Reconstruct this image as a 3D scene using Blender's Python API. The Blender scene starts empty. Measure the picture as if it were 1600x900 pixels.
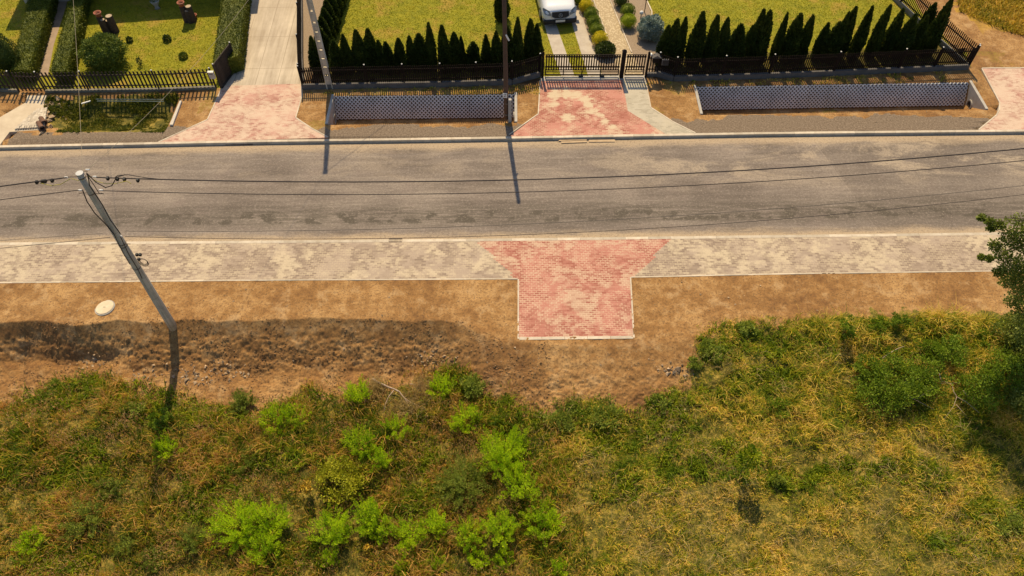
import bpy, math, random
import numpy as np
from mathutils import Vector, Matrix

# ------------------------------------------------------------------ camera, world, sun
SC = bpy.context.scene
F = 1195.0
DEP = math.radians(52.3)
H = 25.3
cam_d = bpy.data.cameras.new('camera')
cam = bpy.data.objects.new('camera', cam_d)
SC.collection.objects.link(cam)
cam.location = (0, 0, H)
cam.rotation_euler = (math.radians(90) - DEP, 0, 0)
cam_d.sensor_width = 36.0
cam_d.lens = F / 1600 * 36.0
cam_d.clip_start = 0.5
cam_d.clip_end = 3000
SC.camera = cam

SUN_EL = math.radians(53.0)
SH = (0.115, -1.0)                       # ground direction of shadows
w = bpy.data.worlds.new('World')
SC.world = w
w.use_nodes = True
nt = w.node_tree
sky = nt.nodes.new('ShaderNodeTexSky')
sky.sky_type = 'NISHITA'
sky.sun_disc = False
sky.sun_elevation = SUN_EL
sky.sun_rotation = math.atan2(-SH[0], -SH[1])
nt.links.new(sky.outputs[0], nt.nodes['Background'].inputs[0])
nt.nodes['Background'].inputs[1].default_value = 0.10
sun_d = bpy.data.lights.new('sun', 'SUN')
sun_d.energy = 4.5
sun_d.angle = math.radians(0.6)
sun_d.color = (1.0, 0.81, 0.52)
sun = bpy.data.objects.new('sun', sun_d)
SC.collection.objects.link(sun)
sl = math.hypot(*SH)
ldir = Vector((SH[0] / sl * math.cos(SUN_EL), SH[1] / sl * math.cos(SUN_EL), -math.sin(SUN_EL)))
sun.rotation_euler = ldir.to_track_quat('-Z', 'Y').to_euler()
sun.location = (-5, 60, 60)
SC.view_settings.view_transform = 'Standard'
SC.view_settings.look = 'None'
SC.view_settings.exposure = 0.4
SC.view_settings.gamma = 1.0
SC.view_settings.use_curve_mapping = False

# ------------------------------------------------------------------ where things stand
rng = np.random.default_rng(7)
random.seed(7)
CD, SD = math.cos(DEP), math.sin(DEP)


def ray(px, py):
    a = (px - 800) / F
    b = (450 - py) / F
    return a, CD + b * SD, -SD + b * CD     # X, Y, Z


def gp(px, py, z=0.0):
    a, b, c = ray(px, py)
    t = (z - H) / c
    return (a * t, b * t)


def at_Y(px, py, Y):
    a, b, c = ray(px, py)
    t = Y / b
    return (a * t, H + c * t)


def G(pts, z=0.0):
    return [gp(p[0], p[1], z) for p in pts]


def zscale(x, y, z=0.0):
    """pixels per metre of a 1600 px wide view at a place"""
    return F / (y * CD + (H - z) * SD)


# ------------------------------------------------------------------ noise
_perm = {}


def vnoise(x, y, scale, seed=0):
    k = seed
    if k not in _perm:
        _perm[k] = np.random.default_rng(1000 + k).random((256, 256))
    T = _perm[k]
    u = np.asarray(x) / scale + 1000.0
    v = np.asarray(y) / scale + 1000.0
    iu = np.floor(u).astype(int)
    iv = np.floor(v).astype(int)
    fu = u - iu
    fv = v - iv
    fu = fu * fu * (3 - 2 * fu)
    fv = fv * fv * (3 - 2 * fv)
    a = T[iu % 256, iv % 256]
    b = T[(iu + 1) % 256, iv % 256]
    c = T[iu % 256, (iv + 1) % 256]
    d = T[(iu + 1) % 256, (iv + 1) % 256]
    return (a * (1 - fu) + b * fu) * (1 - fv) + (c * (1 - fu) + d * fu) * fv


def fbm(x, y, scale, octv=4, seed=0):
    s = 0
    amp = 1.0
    tot = 0
    for i in range(octv):
        s = s + amp * vnoise(x, y, scale / 2 ** i, seed + i)
        tot += amp
        amp *= 0.55
    return s / tot


def sstep(a, b, x):
    t = np.clip((x - a) / (b - a), 0, 1)
    return t * t * (3 - 2 * t)


def inpoly(X, Y, poly):
    X = np.asarray(X)
    Y = np.asarray(Y)
    r = np.zeros(np.broadcast(X, Y).shape, bool)
    n = len(poly)
    for i in range(n):
        x0, y0 = poly[i]
        x1, y1 = poly[(i + 1) % n]
        if y0 == y1:
            continue
        c = ((y0 > Y) != (y1 > Y)) & (X < (x1 - x0) * (Y - y0) / (y1 - y0) + x0)
        r ^= c
    return r


def lineY(pix, z=0.0):
    """a boundary given by pixels -> function Y(X)"""
    P = sorted(G(pix, z))
    xs = np.array([p[0] for p in P])
    ys = np.array([p[1] for p in P])
    sl0 = (ys[1] - ys[0]) / (xs[1] - xs[0])
    sl1 = (ys[-1] - ys[-2]) / (xs[-1] - xs[-2])
    sl0 = max(-.03, min(.03, sl0))
    sl1 = max(-.03, min(.03, sl1))
    xs = np.concatenate([[xs[0] - 400], xs, [xs[-1] + 400]])
    ys = np.concatenate([[ys[0] - sl0 * 400], ys, [ys[-1] + sl1 * 400]])
    return lambda X: np.interp(X, xs, ys)


KERB_N = lineY([(0, 383), (400, 380), (800, 376.5), (1200, 371.5), (1600, 366.5)])   # sidewalk side of near kerb
KERB_F = lineY([(0, 231), (400, 222.5), (600, 220), (800, 217), (1200, 210), (1600, 206)])  # road side of far kerb
WALK_O = lineY([(0, 441), (400, 437), (800, 435), (1000, 432), (1200, 427.5), (1600, 422)])
DIT_M = lineY([(520, 150.5), (805, 147.5)])
DIT_R = lineY([(1085, 136), (1515, 129)])
XM0, XM1 = gp(520, 150)[0], gp(806, 148)[0]
XR0, XR1 = gp(1086, 136)[0], gp(1517, 129)[0]

RED_N = G([(750, 380), (1047, 377), (984, 433), (989, 525), (811, 527), (811, 436)])
DRIVE_L = G([(349, 134), (470, 131), (471, 150), (461, 184), (485, 200), (512, 215), (247, 223), (325, 187)])
DRIVE_M = G([(845, 125), (1007, 122), (1016, 168), (1050, 190), (1086, 208), (796, 213), (842, 178)])
DRIVE_R = G([(1535, 107), (1800, 105), (1800, 201), (1530, 203), (1558, 180), (1563, 160)])
CONC_L = G([(349, 134), (360, 122), (372, 60), (384, -20), (390, -60), (466, -60), (466, 0), (470, 131)])
PATH_L = G([(43, 149), (73, 149), (68, 168), (62, 186), (62, 203), (15, 206), (0, 226), (-60, 226), (-60, 215), (0, 183), (40, 160)])
EDGE_GRASS = lineY([(0, 615), (60, 605), (110, 582), (170, 592), (250, 612), (330, 630), (420, 640), (470, 605),
                    (560, 605), (600, 606), (650, 575), (720, 575), (770, 612), (830, 645), (900, 635), (980, 645),
                    (1040, 628), (1075, 600), (1085, 545), (1150, 512), (1250, 503), (1330, 495), (1450, 492), (1600, 500)], -0.7)


def bank_edge(X):
    return np.interp(X, [-60, -16.6, -15.8, -9, -2.2, -0.5, 5.4, 7, 10, 60], [17.8, 17.75, 17.85, 18.0, 17.85, 16.9, 16.6, 17.0, 17.6, 17.6])


def height(X, Y, fine=True):
    X = np.asarray(X, float)
    Y = np.asarray(Y, float)
    e = bank_edge(X) + (fbm(X, Y * 0, 1.6, 3, 50) - .5) * .35
    L = np.interp(X, [-60, -16.9, -15.2, -3, -0.5, 60], [1.3, 1.2, 1.7, 1.9, 3.8, 4.0])
    D = np.interp(X, [-60, -3, -0.5, 5, 9, 60], [1.15, 1.1, 0.95, 0.75, 0.6, 0.6])
    t = np.clip((e - Y) / L, 0, 1)
    sharp = np.interp(X, [-3.2, -1], [1.25, 1.3])
    prof = np.where(t < 1, 1 - (1 - t) ** sharp, 1)
    h = -D * prof
    lin = sstep(13.5, 8, Y)
    h = h - lin * 0.1
    near = sstep(19.6, 18.6, Y)
    # ditches with slab slopes
    for f, x0, x1 in ((DIT_M, XM0, XM1), (DIT_R, XR0, XR1)):
        d = f(X) - Y
        g = np.interp(d, [0, .60, 1.08, 2.25], [0, -1.06, -1.06, 0])
        h = h + np.where((X > x0) & (X < x1), g, 0)
    xl0, xl1 = gp(60, 180)[0], gp(270, 180)[0]
    cl = sstep(xl0, xl0 + 2.2, X) * (1 - sstep(xl1 - .2, xl1, X))
    dd = np.interp(Y, [29.3, 30.3, 31.0, 32.3], [0, -.55, -.6, 0])
    h = h + cl * dd
    # pavement beds
    road = (Y > WALK_O(X) + .0) & (Y < KERB_F(X) + .13)
    bed = road.copy()
    for P in (RED_N, DRIVE_L, DRIVE_M, DRIVE_R, CONC_L, PATH_L):
        bed |= inpoly(X, Y, P)
    if fine:
        n = (fbm(X, Y, .55, 4, 10) - .5)
        n2 = (fbm(X, Y, .16, 3, 20) - .5)
        bankm = near * sstep(0.02, .5, t) * (1 - sstep(.98, 1., t) * .4)
        clod = np.clip(fbm(X, Y, .3, 3, 30) - .55, 0, 1)
        amp = np.where(Y < KERB_N(X), 1.0, .3)
        side = np.interp(X, [-2.5, 0.5], [1.0, .4])
        h = h + amp * (.045 * n + .05 * n2 * near) + bankm * (.08 * n + .04 * n2 + .03 * clod * side) + near * .02 * clod + bankm * .09 * (fbm(X, Y, .09, 2, 25) - .5) + bankm * .09 * (fbm(X * .45 + Y, Y * 1.6 - X * .3, .35, 3, 27) - .5)
        # tumbled soil around the foot of the bank
        foot = np.exp(-((Y - (e - L - .1)) / .6) ** 2)
        h = h + foot * (fbm(X, Y, .9, 4, 60) - .5) * .35
        # grass hummocks
        gz = sstep(0, 1.2, EDGE_GRASS(X) - Y)
        h = h + gz * ((fbm(X, Y, 1.7, 3, 70) - .45) * .42 + (fbm(X, Y, .6, 3, 75) - .5) * .32)
        # pits of the trench at far left
        h = h - .18 * np.exp(-((X + 17.0) / 1.3) ** 2 - ((Y - 16.7) / .25) ** 2)
    h = np.where(bed, -.26, h)
    h = np.where((~bed) & (Y > WALK_O(X) - .3) & (Y < 40), np.minimum(h, .012), h)
    return h


def hz(x, y):
    return float(height(np.array([x]), np.array([y]))[0])


def gph(px, py):
    """pixel -> point on the terrain"""
    z = 0.0
    for _ in range(12):
        x, y = gp(px, py, z)
        z = 0.5 * z + 0.5 * float(height(np.array([x]), np.array([y]), False)[0])
    return x, y, hz(x, y)


# ------------------------------------------------------------------ object helpers
COL = SC.collection


def tag(o, label=None, cat=None, group=None, kind=None):
    if label:
        o['label'] = label
    if cat:
        o['category'] = cat
    if group:
        o['group'] = group
    if kind:
        o['kind'] = kind
    return o


def thing(name, label, cat, loc=(0, 0, 0), rz=0, group=None):
    o = bpy.data.objects.new(name, None)
    o.empty_display_size = .3
    COL.objects.link(o)
    o.location = loc
    o.rotation_euler = (0, 0, rz)
    return tag(o, label, cat, group)


class MB:
    def __init__(self):
        self.v = []
        self.f = []

    def add(self, vs, fs):
        b = len(self.v)
        self.v += [tuple(p) for p in vs]
        self.f += [tuple(i + b for i in f) for f in fs]
        return self

    def box(self, x0, x1, y0, y1, z0, z1):
        return self.add([(x0, y0, z0), (x1, y0, z0), (x1, y1, z0), (x0, y1, z0),
                         (x0, y0, z1), (x1, y0, z1), (x1, y1, z1), (x0, y1, z1)],
                        [(3, 2, 1, 0), (4, 5, 6, 7), (0, 1, 5, 4), (1, 2, 6, 5), (2, 3, 7, 6), (3, 0, 4, 7)])

    def obox(self, c, ax, ay, az, hx, hy, hz_):
        c = Vector(c)
        ax, ay, az = Vector(ax).normalized() * hx, Vector(ay).normalized() * hy, Vector(az).normalized() * hz_
        vs = [c + sx * ax + sy * ay + sz * az for sz in (-1, 1) for sx, sy in ((-1, -1), (1, -1), (1, 1), (-1, 1))]
        return self.add(vs, [(3, 2, 1, 0), (4, 5, 6, 7), (0, 1, 5, 4), (1, 2, 6, 5), (2, 3, 7, 6), (3, 0, 4, 7)])

    def tube(self, pts, r, n=8, cap=True):
        pts = [Vector(p) for p in pts]
        rs = r if isinstance(r, (list, tuple)) else [r] * len(pts)
        vs = []
        up = None
        for i, p in enumerate(pts):
            d = (pts[min(i + 1, len(pts) - 1)] - pts[max(i - 1, 0)]).normalized()
            if up is None:
                up = d.orthogonal().normalized()
            up = (up - d * up.dot(d)).normalized()
            s = d.cross(up)
            for k in range(n):
                a = 2 * math.pi * k / n
                vs.append(p + (up * math.cos(a) + s * math.sin(a)) * rs[i])
        fs = []
        for i in range(len(pts) - 1):
            for k in range(n):
                k2 = (k + 1) % n
                fs.append((i * n + k, i * n + k2, (i + 1) * n + k2, (i + 1) * n + k))
        if cap:
            fs.append(tuple(range(n))[::-1])
            fs.append(tuple((len(pts) - 1) * n + k for k in range(n)))
        return self.add(vs, fs)

    def lathe(self, prof, n=16, c=(0, 0, 0)):
        vs = []
        for r, z in prof:
            for k in range(n):
                a = 2 * math.pi * k / n
                vs.append((c[0] + r * math.cos(a), c[1] + r * math.sin(a), c[2] + z))
        fs = []
        for i in range(len(prof) - 1):
            for k in range(n):
                k2 = (k + 1) % n
                fs.append((i * n + k, i * n + k2, (i + 1) * n + k2, (i + 1) * n + k))
        fs.append(tuple(range(n))[::-1])
        fs.append(tuple((len(prof) - 1) * n + k for k in range(n)))
        return self.add(vs, fs)

    def build(self, name, m, parent=None, smooth=False, bevel=0, loc=None):
        me = bpy.data.meshes.new(name)
        me.from_pydata(self.v, [], self.f)
        me.update()
        me.materials.append(m)
        if smooth:
            me.polygons.foreach_set('use_smooth', [True] * len(me.polygons))
        o = bpy.data.objects.new(name, me)
        COL.objects.link(o)
        if parent:
            o.parent = parent
        if loc:
            o.location = loc
        if bevel:
            md = o.modifiers.new('bevel', 'BEVEL')
            md.width = bevel
            md.segments = 2
            md.limit_method = 'ANGLE'
        return o


def np_mesh(name, V, Fq, m, parent=None, smooth=False, uv=None, attrs=None):
    """V (n,3); Fq (k,4) or (k,3)"""
    me = bpy.data.meshes.new(name)
    V = np.ascontiguousarray(V, np.float32)
    Fq = np.ascontiguousarray(Fq, np.int32)
    k = Fq.shape[1]
    me.vertices.add(len(V))
    me.vertices.foreach_set('co', V.ravel())
    me.loops.add(Fq.size)
    me.loops.foreach_set('vertex_index', Fq.ravel())
    me.polygons.add(len(Fq))
    me.polygons.foreach_set('loop_start', np.arange(0, Fq.size, k, dtype=np.int32))
    me.polygons.foreach_set('loop_total', np.full(len(Fq), k, np.int32))
    if smooth:
        me.polygons.foreach_set('use_smooth', np.ones(len(Fq), bool))
    me.update(calc_edges=True)
    if attrs:
        for an, arr in attrs.items():
            a = me.attributes.new(an, 'FLOAT_COLOR', 'POINT')
            c = np.ones((len(V), 4), np.float32)
            c[:, :arr.shape[1]] = arr
            a.data.foreach_set('color', c.ravel())
    if uv is not None:
        l = me.uv_layers.new(name='UVMap')
        l.data.foreach_set('uv', np.ascontiguousarray(uv[Fq.ravel()], np.float32).ravel())
    me.materials.append(m)
    o = bpy.data.objects.new(name, me)
    COL.objects.link(o)
    if parent:
        o.parent = parent
    return o


def copy_tree(o, parent=None):
    c = o.copy()
    COL.objects.link(c)
    if parent:
        c.parent = parent
    for ch in list(o.children):
        copy_tree(ch, c)
    return c


ANG = math.atan2(KERB_N(10.) - KERB_N(-10.), 20.)


def pave_uv(P, a=ANG):
    P = np.asarray(P, float)
    return np.stack([P[:, 0] * math.cos(a) + P[:, 1] * math.sin(a), -P[:, 0] * math.sin(a) + P[:, 1] * math.cos(a)], 1)


# ------------------------------------------------------------------ materials
class NB:
    def __init__(self, name):
        self.m = bpy.data.materials.new(name)
        self.m.use_nodes = True
        self.t = self.m.node_tree
        self.n = self.t.nodes
        self.b = self.n['Principled BSDF']
        self.b.inputs['Specular IOR Level'].default_value = .25
        self.out = self.n['Material Output']

    def N(self, t, **k):
        n = self.n.new(t)
        for a, v in k.items():
            setattr(n, a, v)
        return n

    def L(self, a, b):
        self.t.links.new(a, b)

    def sock(self, v, inp):
        if hasattr(v, 'is_linked'):
            self.L(v, inp)
        else:
            if isinstance(v, (tuple, list)) and len(v) == 3 and inp.type == 'RGBA':
                v = tuple(v) + (1,)
            inp.default_value = v

    def math(self, op, a, b=0.0, c=None, clamp=False):
        n = self.N('ShaderNodeMath', operation=op, use_clamp=clamp)
        self.sock(a, n.inputs[0])
        self.sock(b, n.inputs[1])
        if c is not None:
            self.sock(c, n.inputs[2])
        return n.outputs[0]

    def mix(self, f, a, b, blend='MIX'):
        n = self.N('ShaderNodeMix', data_type='RGBA', blend_type=blend)
        self.sock(f, n.inputs[0])
        self.sock(a, n.inputs[6])
        self.sock(b, n.inputs[7])
        return n.outputs[2]

    def noise(self, vec, scale, det=4, rough=.6, dist=0):
        n = self.N('ShaderNodeTexNoise')
        if vec is not None:
            self.L(vec, n.inputs['Vector'])
        n.inputs['Scale'].default_value = scale
        n.inputs['Detail'].default_value = det
        n.inputs['Roughness'].default_value = rough
        n.inputs['Distortion'].default_value = dist
        return n.outputs['Fac']

    def white(self, vec):
        n = self.N('ShaderNodeTexWhiteNoise', noise_dimensions='3D')
        self.L(vec, n.inputs['Vector'])
        return n.outputs['Value']

    def ramp(self, f, a, b, lo=0.0, hi=1.0):
        n = self.N('ShaderNodeMapRange', interpolation_type='SMOOTHSTEP')
        self.sock(f, n.inputs[0])
        n.inputs[1].default_value = a
        n.inputs[2].default_value = b
        n.inputs[3].default_value = lo
        n.inputs[4].default_value = hi
        return n.outputs[0]

    def cramp(self, f, stops):
        n = self.N('ShaderNodeValToRGB')
        e = n.color_ramp.elements
        while len(e) < len(stops):
            e.new(.5)
        for i, (p, c) in enumerate(stops):
            e[i].position = p
            e[i].color = tuple(c) + (1,)
        self.sock(f, n.inputs[0])
        return n.outputs[0]

    def pos(self):
        return self.N('ShaderNodeNewGeometry').outputs['Position']

    def island(self):
        return self.N('ShaderNodeNewGeometry').outputs['Random Per Island']

    def obj(self):
        return self.N('ShaderNodeTexCoord').outputs['Object']

    def scale(self, vec, s):
        n = self.N('ShaderNodeVectorMath', operation='MULTIPLY')
        self.L(vec, n.inputs[0])
        n.inputs[1].default_value = s
        return n.outputs[0]

    def bump(self, h, strength=.3, dist=.02):
        n = self.N('ShaderNodeBump')
        n.inputs['Strength'].default_value = strength
        n.inputs['Distance'].default_value = dist
        self.L(h, n.inputs['Height'])
        self.L(n.outputs[0], self.b.inputs['Normal'])

    def fin(self, col, rough=.85):
        self.sock(col, self.b.inputs['Base Color'])
        self.sock(rough, self.b.inputs['Roughness'])
        return self.m


def simple(name, c1, c2=None, scale=8, rough=.8, bump=0, island=0.0, metallic=0, spec=.25):
    N = NB(name)
    N.b.inputs['Metallic'].default_value = metallic
    N.b.inputs['Specular IOR Level'].default_value = spec
    p = N.obj()
    n = N.noise(p, scale, 5, .65)
    c = N.mix(N.ramp(n, .3, .7), c1, c2 if c2 else tuple(x * .8 for x in c1))
    if island:
        r = N.island()
        v = N.math('MULTIPLY_ADD', r, island, 1 - island / 2)
        hs = N.N('ShaderNodeHueSaturation')
        N.L(v, hs.inputs['Value'])
        N.L(c, hs.inputs['Color'])
        c = hs.outputs[0]
    if bump:
        N.bump(N.noise(p, scale * 4, 4, .7), bump, .02)
    return N.fin(c, rough)


def leafmat(name, stops, patch=1.2, trans=.3, rough=.6, patchmix=.5, pos=False, seed=0):
    """foliage: colour by leaf and by a soft patch pattern, some light passing through"""
    N = NB(name)
    p = N.pos() if pos else N.obj()
    n = N.noise(p, patch, 3, .6)
    n2 = N.ramp(n, .3, .7)
    r = N.island()
    f = N.math('ADD', N.math('MULTIPLY', n2, patchmix), N.math('MULTIPLY', r, 1 - patchmix))
    c = N.cramp(f, stops)
    N.fin(c, rough)
    tr = N.N('ShaderNodeBsdfTranslucent')
    N.L(c, tr.inputs[0])
    mx = N.N('ShaderNodeMixShader')
    mx.inputs[0].default_value = trans
    N.L(N.b.outputs[0], mx.inputs[1])
    N.L(tr.outputs[0], mx.inputs[2])
    N.L(mx.outputs[0], N.out.inputs[0])
    return N.m


def paver_mat(name, dark, light, dust, dust_lo, dust_hi, joint, bw=.2, bh=.1, seed=0.0, joint_amt=.75, spill=None, red=False):
    """block paving in real block sizes; UV in metres"""
    N = NB(name)
    uv = N.N('ShaderNodeUVMap').outputs[0]
    sp = N.N('ShaderNodeSeparateXYZ')
    N.L(uv, sp.inputs[0])
    u, v = sp.outputs[0], sp.outputs[1]
    vv = N.math('DIVIDE', v, bh)
    row = N.math('FLOOR', vv)
    fv = N.math('SUBTRACT', vv, row)
    off = N.math('MULTIPLY', N.math('FLOORED_MODULO', row, 2.0), .5)
    uu = N.math('ADD', N.math('DIVIDE', u, bw), off)
    colu = N.math('FLOOR', uu)
    fu = N.math('SUBTRACT', uu, colu)
    cb = N.N('ShaderNodeCombineXYZ')
    N.L(N.math('MULTIPLY', colu, bw), cb.inputs[0])
    N.L(N.math('MULTIPLY', row, bh), cb.inputs[1])
    cb.inputs[2].default_value = seed
    cell = cb.outputs[0]
    ju = N.math('MAXIMUM', N.math('LESS_THAN', fu, .06), N.math('GREATER_THAN', fu, .94))
    jv = N.math('MAXIMUM', N.math('LESS_THAN', fv, .13), N.math('GREATER_THAN', fv, .87))
    j = N.math('MAXIMUM', ju, jv)
    wn = N.white(cell)
    c = N.mix(wn, dark, light)
    pn = N.noise(cell, .55, 4, .6)
    # large tone patches of different paver batches
    tone = N.noise(cell, .8, 3, .7)
    tl = N.ramp(N.math('ADD', tone, N.math('MULTIPLY', wn, .10)), .47, .66)
    c = N.mix(tl, c, tuple(min(1, x * 1.12 + .02) for x in light))
    red_m = None
    if red:
        UVq = [tuple(q_) for q_ in pave_uv([(RED_N[0][0], float(KERB_N(RED_N[0][0]))), RED_N[5], (RED_N[1][0], float(KERB_N(RED_N[1][0]))), RED_N[2]])]
        tests = []
        cu = N.math('MULTIPLY', N.math('SUBTRACT', N.math('ADD', colu, .5), off), bw)
        cv = N.math('MULTIPLY', N.math('ADD', row, .5), bh)
        for (k0, k1), op in (((0, 1), 'GREATER_THAN'), ((2, 3), 'LESS_THAN')):
            vk, vc = UVq[k0][1], UVq[k1][1]
            t_ = N.math('DIVIDE', N.math('SUBTRACT', cv, vc), vk - vc, clamp=True)
            xl = N.math('MULTIPLY_ADD', t_, UVq[k0][0] - UVq[k1][0], UVq[k1][0])
            xl = N.math('ADD', xl, -.12 if op == 'GREATER_THAN' else .12)
            tests.append(N.math(op, cu, xl))
        red_m = N.math('MULTIPLY', tests[0], tests[1])
        cr = N.mix(wn, RED_A, RED_B)
        cr = N.mix(tl, cr, tuple(x * 1.05 + .01 for x in RED_B))
        c = N.mix(red_m, c, cr)
        joint = N.mix(red_m, joint, (.62, .44, .30))
    cc = N.N('ShaderNodeCombineXYZ')
    N.L(u, cc.inputs[0]); N.L(v, cc.inputs[1]); cc.inputs[2].default_value = seed + 9
    fine = N.noise(cc.outputs[0], 1.3, 6, .75, .6)
    d = N.math('ADD', N.math('MULTIPLY', pn, .55), N.math('MULTIPLY', fine, .45))
    d = N.math('ADD', d, N.math('MULTIPLY', N.math('SUBTRACT', wn, .5), .10))
    dm = N.math('MULTIPLY', N.ramp(d, dust_lo, dust_hi), .8)
    if red_m is not None:
        dm = N.math('MULTIPLY', dm, N.math('MULTIPLY_ADD', red_m, -.35, 1.0))
    if spill:
        acc = None
        for px_, py_, r_ in spill:
            gx_, gy_ = gp(px_, py_)
            u0, v0 = pave_uv([(gx_, gy_)])[0]
            du = N.math('SUBTRACT', u, float(u0)); dv = N.math('SUBTRACT', v, float(v0))
            q2 = N.math('SQRT', N.math('ADD', N.math('MULTIPLY', du, du), N.math('MULTIPLY', dv, dv)))
            s_ = N.math('SUBTRACT', 1.0, N.math('DIVIDE', q2, r_ * 1.25))
            acc = s_ if acc is None else N.math('MAXIMUM', acc, s_)
        sm_ = N.math('ADD', acc, N.math('MULTIPLY', N.math('SUBTRACT', N.math('ADD', fine, N.math('MULTIPLY', wn, .15)), .575), 2.2))
        dm = N.math('MAXIMUM', dm, N.ramp(sm_, .15, .75))
    jd = N.math('MULTIPLY', j, N.ramp(fine, .42, .56, .08, .75))
    c = N.mix(jd, c, joint)
    c = N.mix(N.math('MULTIPLY', dm, .9), c, dust)
    g = N.noise(cc.outputs[0], 30, 3, .7)
    c = N.mix(N.ramp(g, .3, .7, 0, .18), c, (.1, .07, .05))
    N.bump(N.math('SUBTRACT', N.math('MULTIPLY', g, .3), N.math('MULTIPLY', j, N.math('SUBTRACT', 1.0, dm))), .35, .006)
    return N.fin(c, .9)


M = {}
GREY_A, GREY_B, DUST = (.235, .175, .13), (.32, .245, .18), (.56, .46, .31)
RED_A, RED_B = (.30, .10, .07), (.41, .17, .122)

M['pave_red'] = paver_mat('red_block_paving', RED_A, RED_B, DUST, .50, .68, (.54, .38, .26), seed=5.0, spill=[(870, 147, .55), (885, 147, .5), (900, 148, .5), (912, 155, .5), (920, 163, .5), (925, 172, .42), (935, 181, .38), (945, 189, .32), (957, 197, .25), (866, 161, .4), (885, 184, .4)])
M['pave_grey'] = paver_mat('block_paving_of_sidewalk', GREY_A, GREY_B, DUST, .46, .62, (.50, .40, .27), seed=2.0, red=True)
M['pave_red_dusty'] = paver_mat('dusty_red_block_paving', (.34, .16, .12), (.44, .24, .18), (.60, .48, .35), .38, .60, (.56, .42, .31), seed=11.0)
M['pave_pale'] = paver_mat('pale_grey_block_paving', (.34, .30, .225), (.40, .355, .27), (.48, .42, .31), .5, .62, (.44, .39, .29), seed=8.0)
M['kerb'] = simple('kerb_concrete', (.52, .45, .35), (.42, .35, .26), 3, .9, .1, island=.35)
M['conc'] = simple('concrete', (.42, .39, .34), (.33, .30, .26), 3, .9, .15)
M['conc_pale'] = simple('pale_concrete', (.56, .51, .43), (.46, .41, .34), 2.5, .9, .15)
M['lattice'] = simple('openwork_concrete', (.62, .61, .58), (.48, .47, .44), .8, .9, .1)
M['fence'] = simple('dark_brown_paint', (.011, .008, .007), (.018, .012, .009), 5, .8, spec=.1)
M['fence_old'] = simple('dark_stained_wood', (.026, .019, .014), (.045, .032, .024), 4, .8, island=.5)
M['fence_wall'] = simple('dark_grey_plinth', (.12, .11, .105), (.085, .08, .075), 3, .9, .1)
M['plinth_pale'] = simple('weathered_plinth', (.2, .18, .14), (.13, .12, .09), 3, .9, .1)
M['galv'] = simple('galvanised_metal', (.45, .45, .44), (.36, .36, .35), 6, .5, metallic=.3)
M['pipe'] = simple('weathered_pipe', (.17, .2, .17), (.12, .15, .12), 6, .6)
M['white'] = simple('white_plastic', (.75, .74, .70), (.66, .65, .62), 5, .5)
M['black'] = simple('black_rubber', (.018, .018, .018), (.03, .03, .03), 6, .6)
M['cable'] = simple('cable_black', (.035, .028, .026), (.05, .04, .035), 9, .7)
M['cable_grey'] = simple('cable_weathered', (.10, .085, .07), (.13, .11, .09), 9, .7)
M['cable_pale'] = simple('cable_bare_metal', (.24, .2, .14), (.2, .17, .12), 9, .6)
M['yellow'] = simple('yellow_tape', (.5, .42, .08), (.42, .36, .08), 9, .6)
M['wood'] = simple('old_brown_wood', (.12, .07, .045), (.08, .05, .035), 6, .85, .2)
M['plank'] = simple('raw_timber', (.46, .34, .21), (.38, .27, .16), 4, .85)
M['branch'] = simple('bleached_branch', (.42, .32, .24), (.30, .22, .16), 8, .85, .2)
M['bark'] = simple('bark', (.09, .06, .04), (.05, .035, .025), 7, .9, .4)
M['cutwood'] = simple('cut_wood_face', (.42, .33, .22), (.33, .25, .16), 8, .85)
M['terra'] = simple('terracotta', (.36, .13, .075), (.28, .10, .06), 6, .85)
M['clay'] = simple('glazed_clay', (.11, .055, .035), (.16, .085, .05), 5, .5)
M['soil_dark'] = simple('dark_soil', (.05, .034, .024), (.08, .055, .038), 8, .95)
M['car'] = simple('white_car_paint', (.80, .80, .79), (.78, .78, .77), 1, .25, spec=.6)
M['glass'] = simple('dark_glass', (.02, .022, .025), (.025, .027, .03), 2, .06, spec=.8)
M['lamp_glass'] = simple('headlight_glass', (.35, .36, .36), (.15, .15, .15), 6, .1, spec=.8)
M['grille'] = simple('dark_plastic', (.02, .02, .022), (.03, .03, .032), 4, .55)
M['cream'] = simple('cream_concrete_lid', (.62, .52, .36), (.52, .43, .29), 5, .9, .1)
M['rust'] = simple('rusty_iron', (.12, .09, .07), (.2, .15, .1), 10, .8)
M['stone'] = simple('rubble_stone', (.42, .30, .18), (.24, .165, .10), 6, .9, .3, island=.9)
M['render'] = simple('house_render', (.55, .5, .4), (.5, .45, .36), 2, .9)
M['roof'] = simple('roof_tiles', (.2, .08, .05), (.26, .11, .07), 3, .8)


def pole_mat():
    N = NB('pole_concrete')
    p = N.obj()
    sp = N.N('ShaderNodeSeparateXYZ')
    N.L(p, sp.inputs[0])
    n = N.noise(p, 2.5, 5, .7)
    st = N.noise(N.scale(p, (7, 7, .35)), 1.6, 4, .7)
    ring = N.math('FRACT', N.math('DIVIDE', sp.outputs[2], .62))
    r = N.math('LESS_THAN', ring, .045)
    c = N.mix(N.ramp(n, .3, .7), (.54, .48, .38), (.42, .37, .29))
    c = N.mix(N.ramp(st, .45, .68, 0, .6), c, (.2, .175, .13))
    c = N.mix(N.math('MULTIPLY', r, .45), c, (.2, .18, .15))
    N.bump(N.noise(p, 30, 4, .7), .3, .01)
    return N.fin(c, .9)


M['pole'] = pole_mat()


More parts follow.
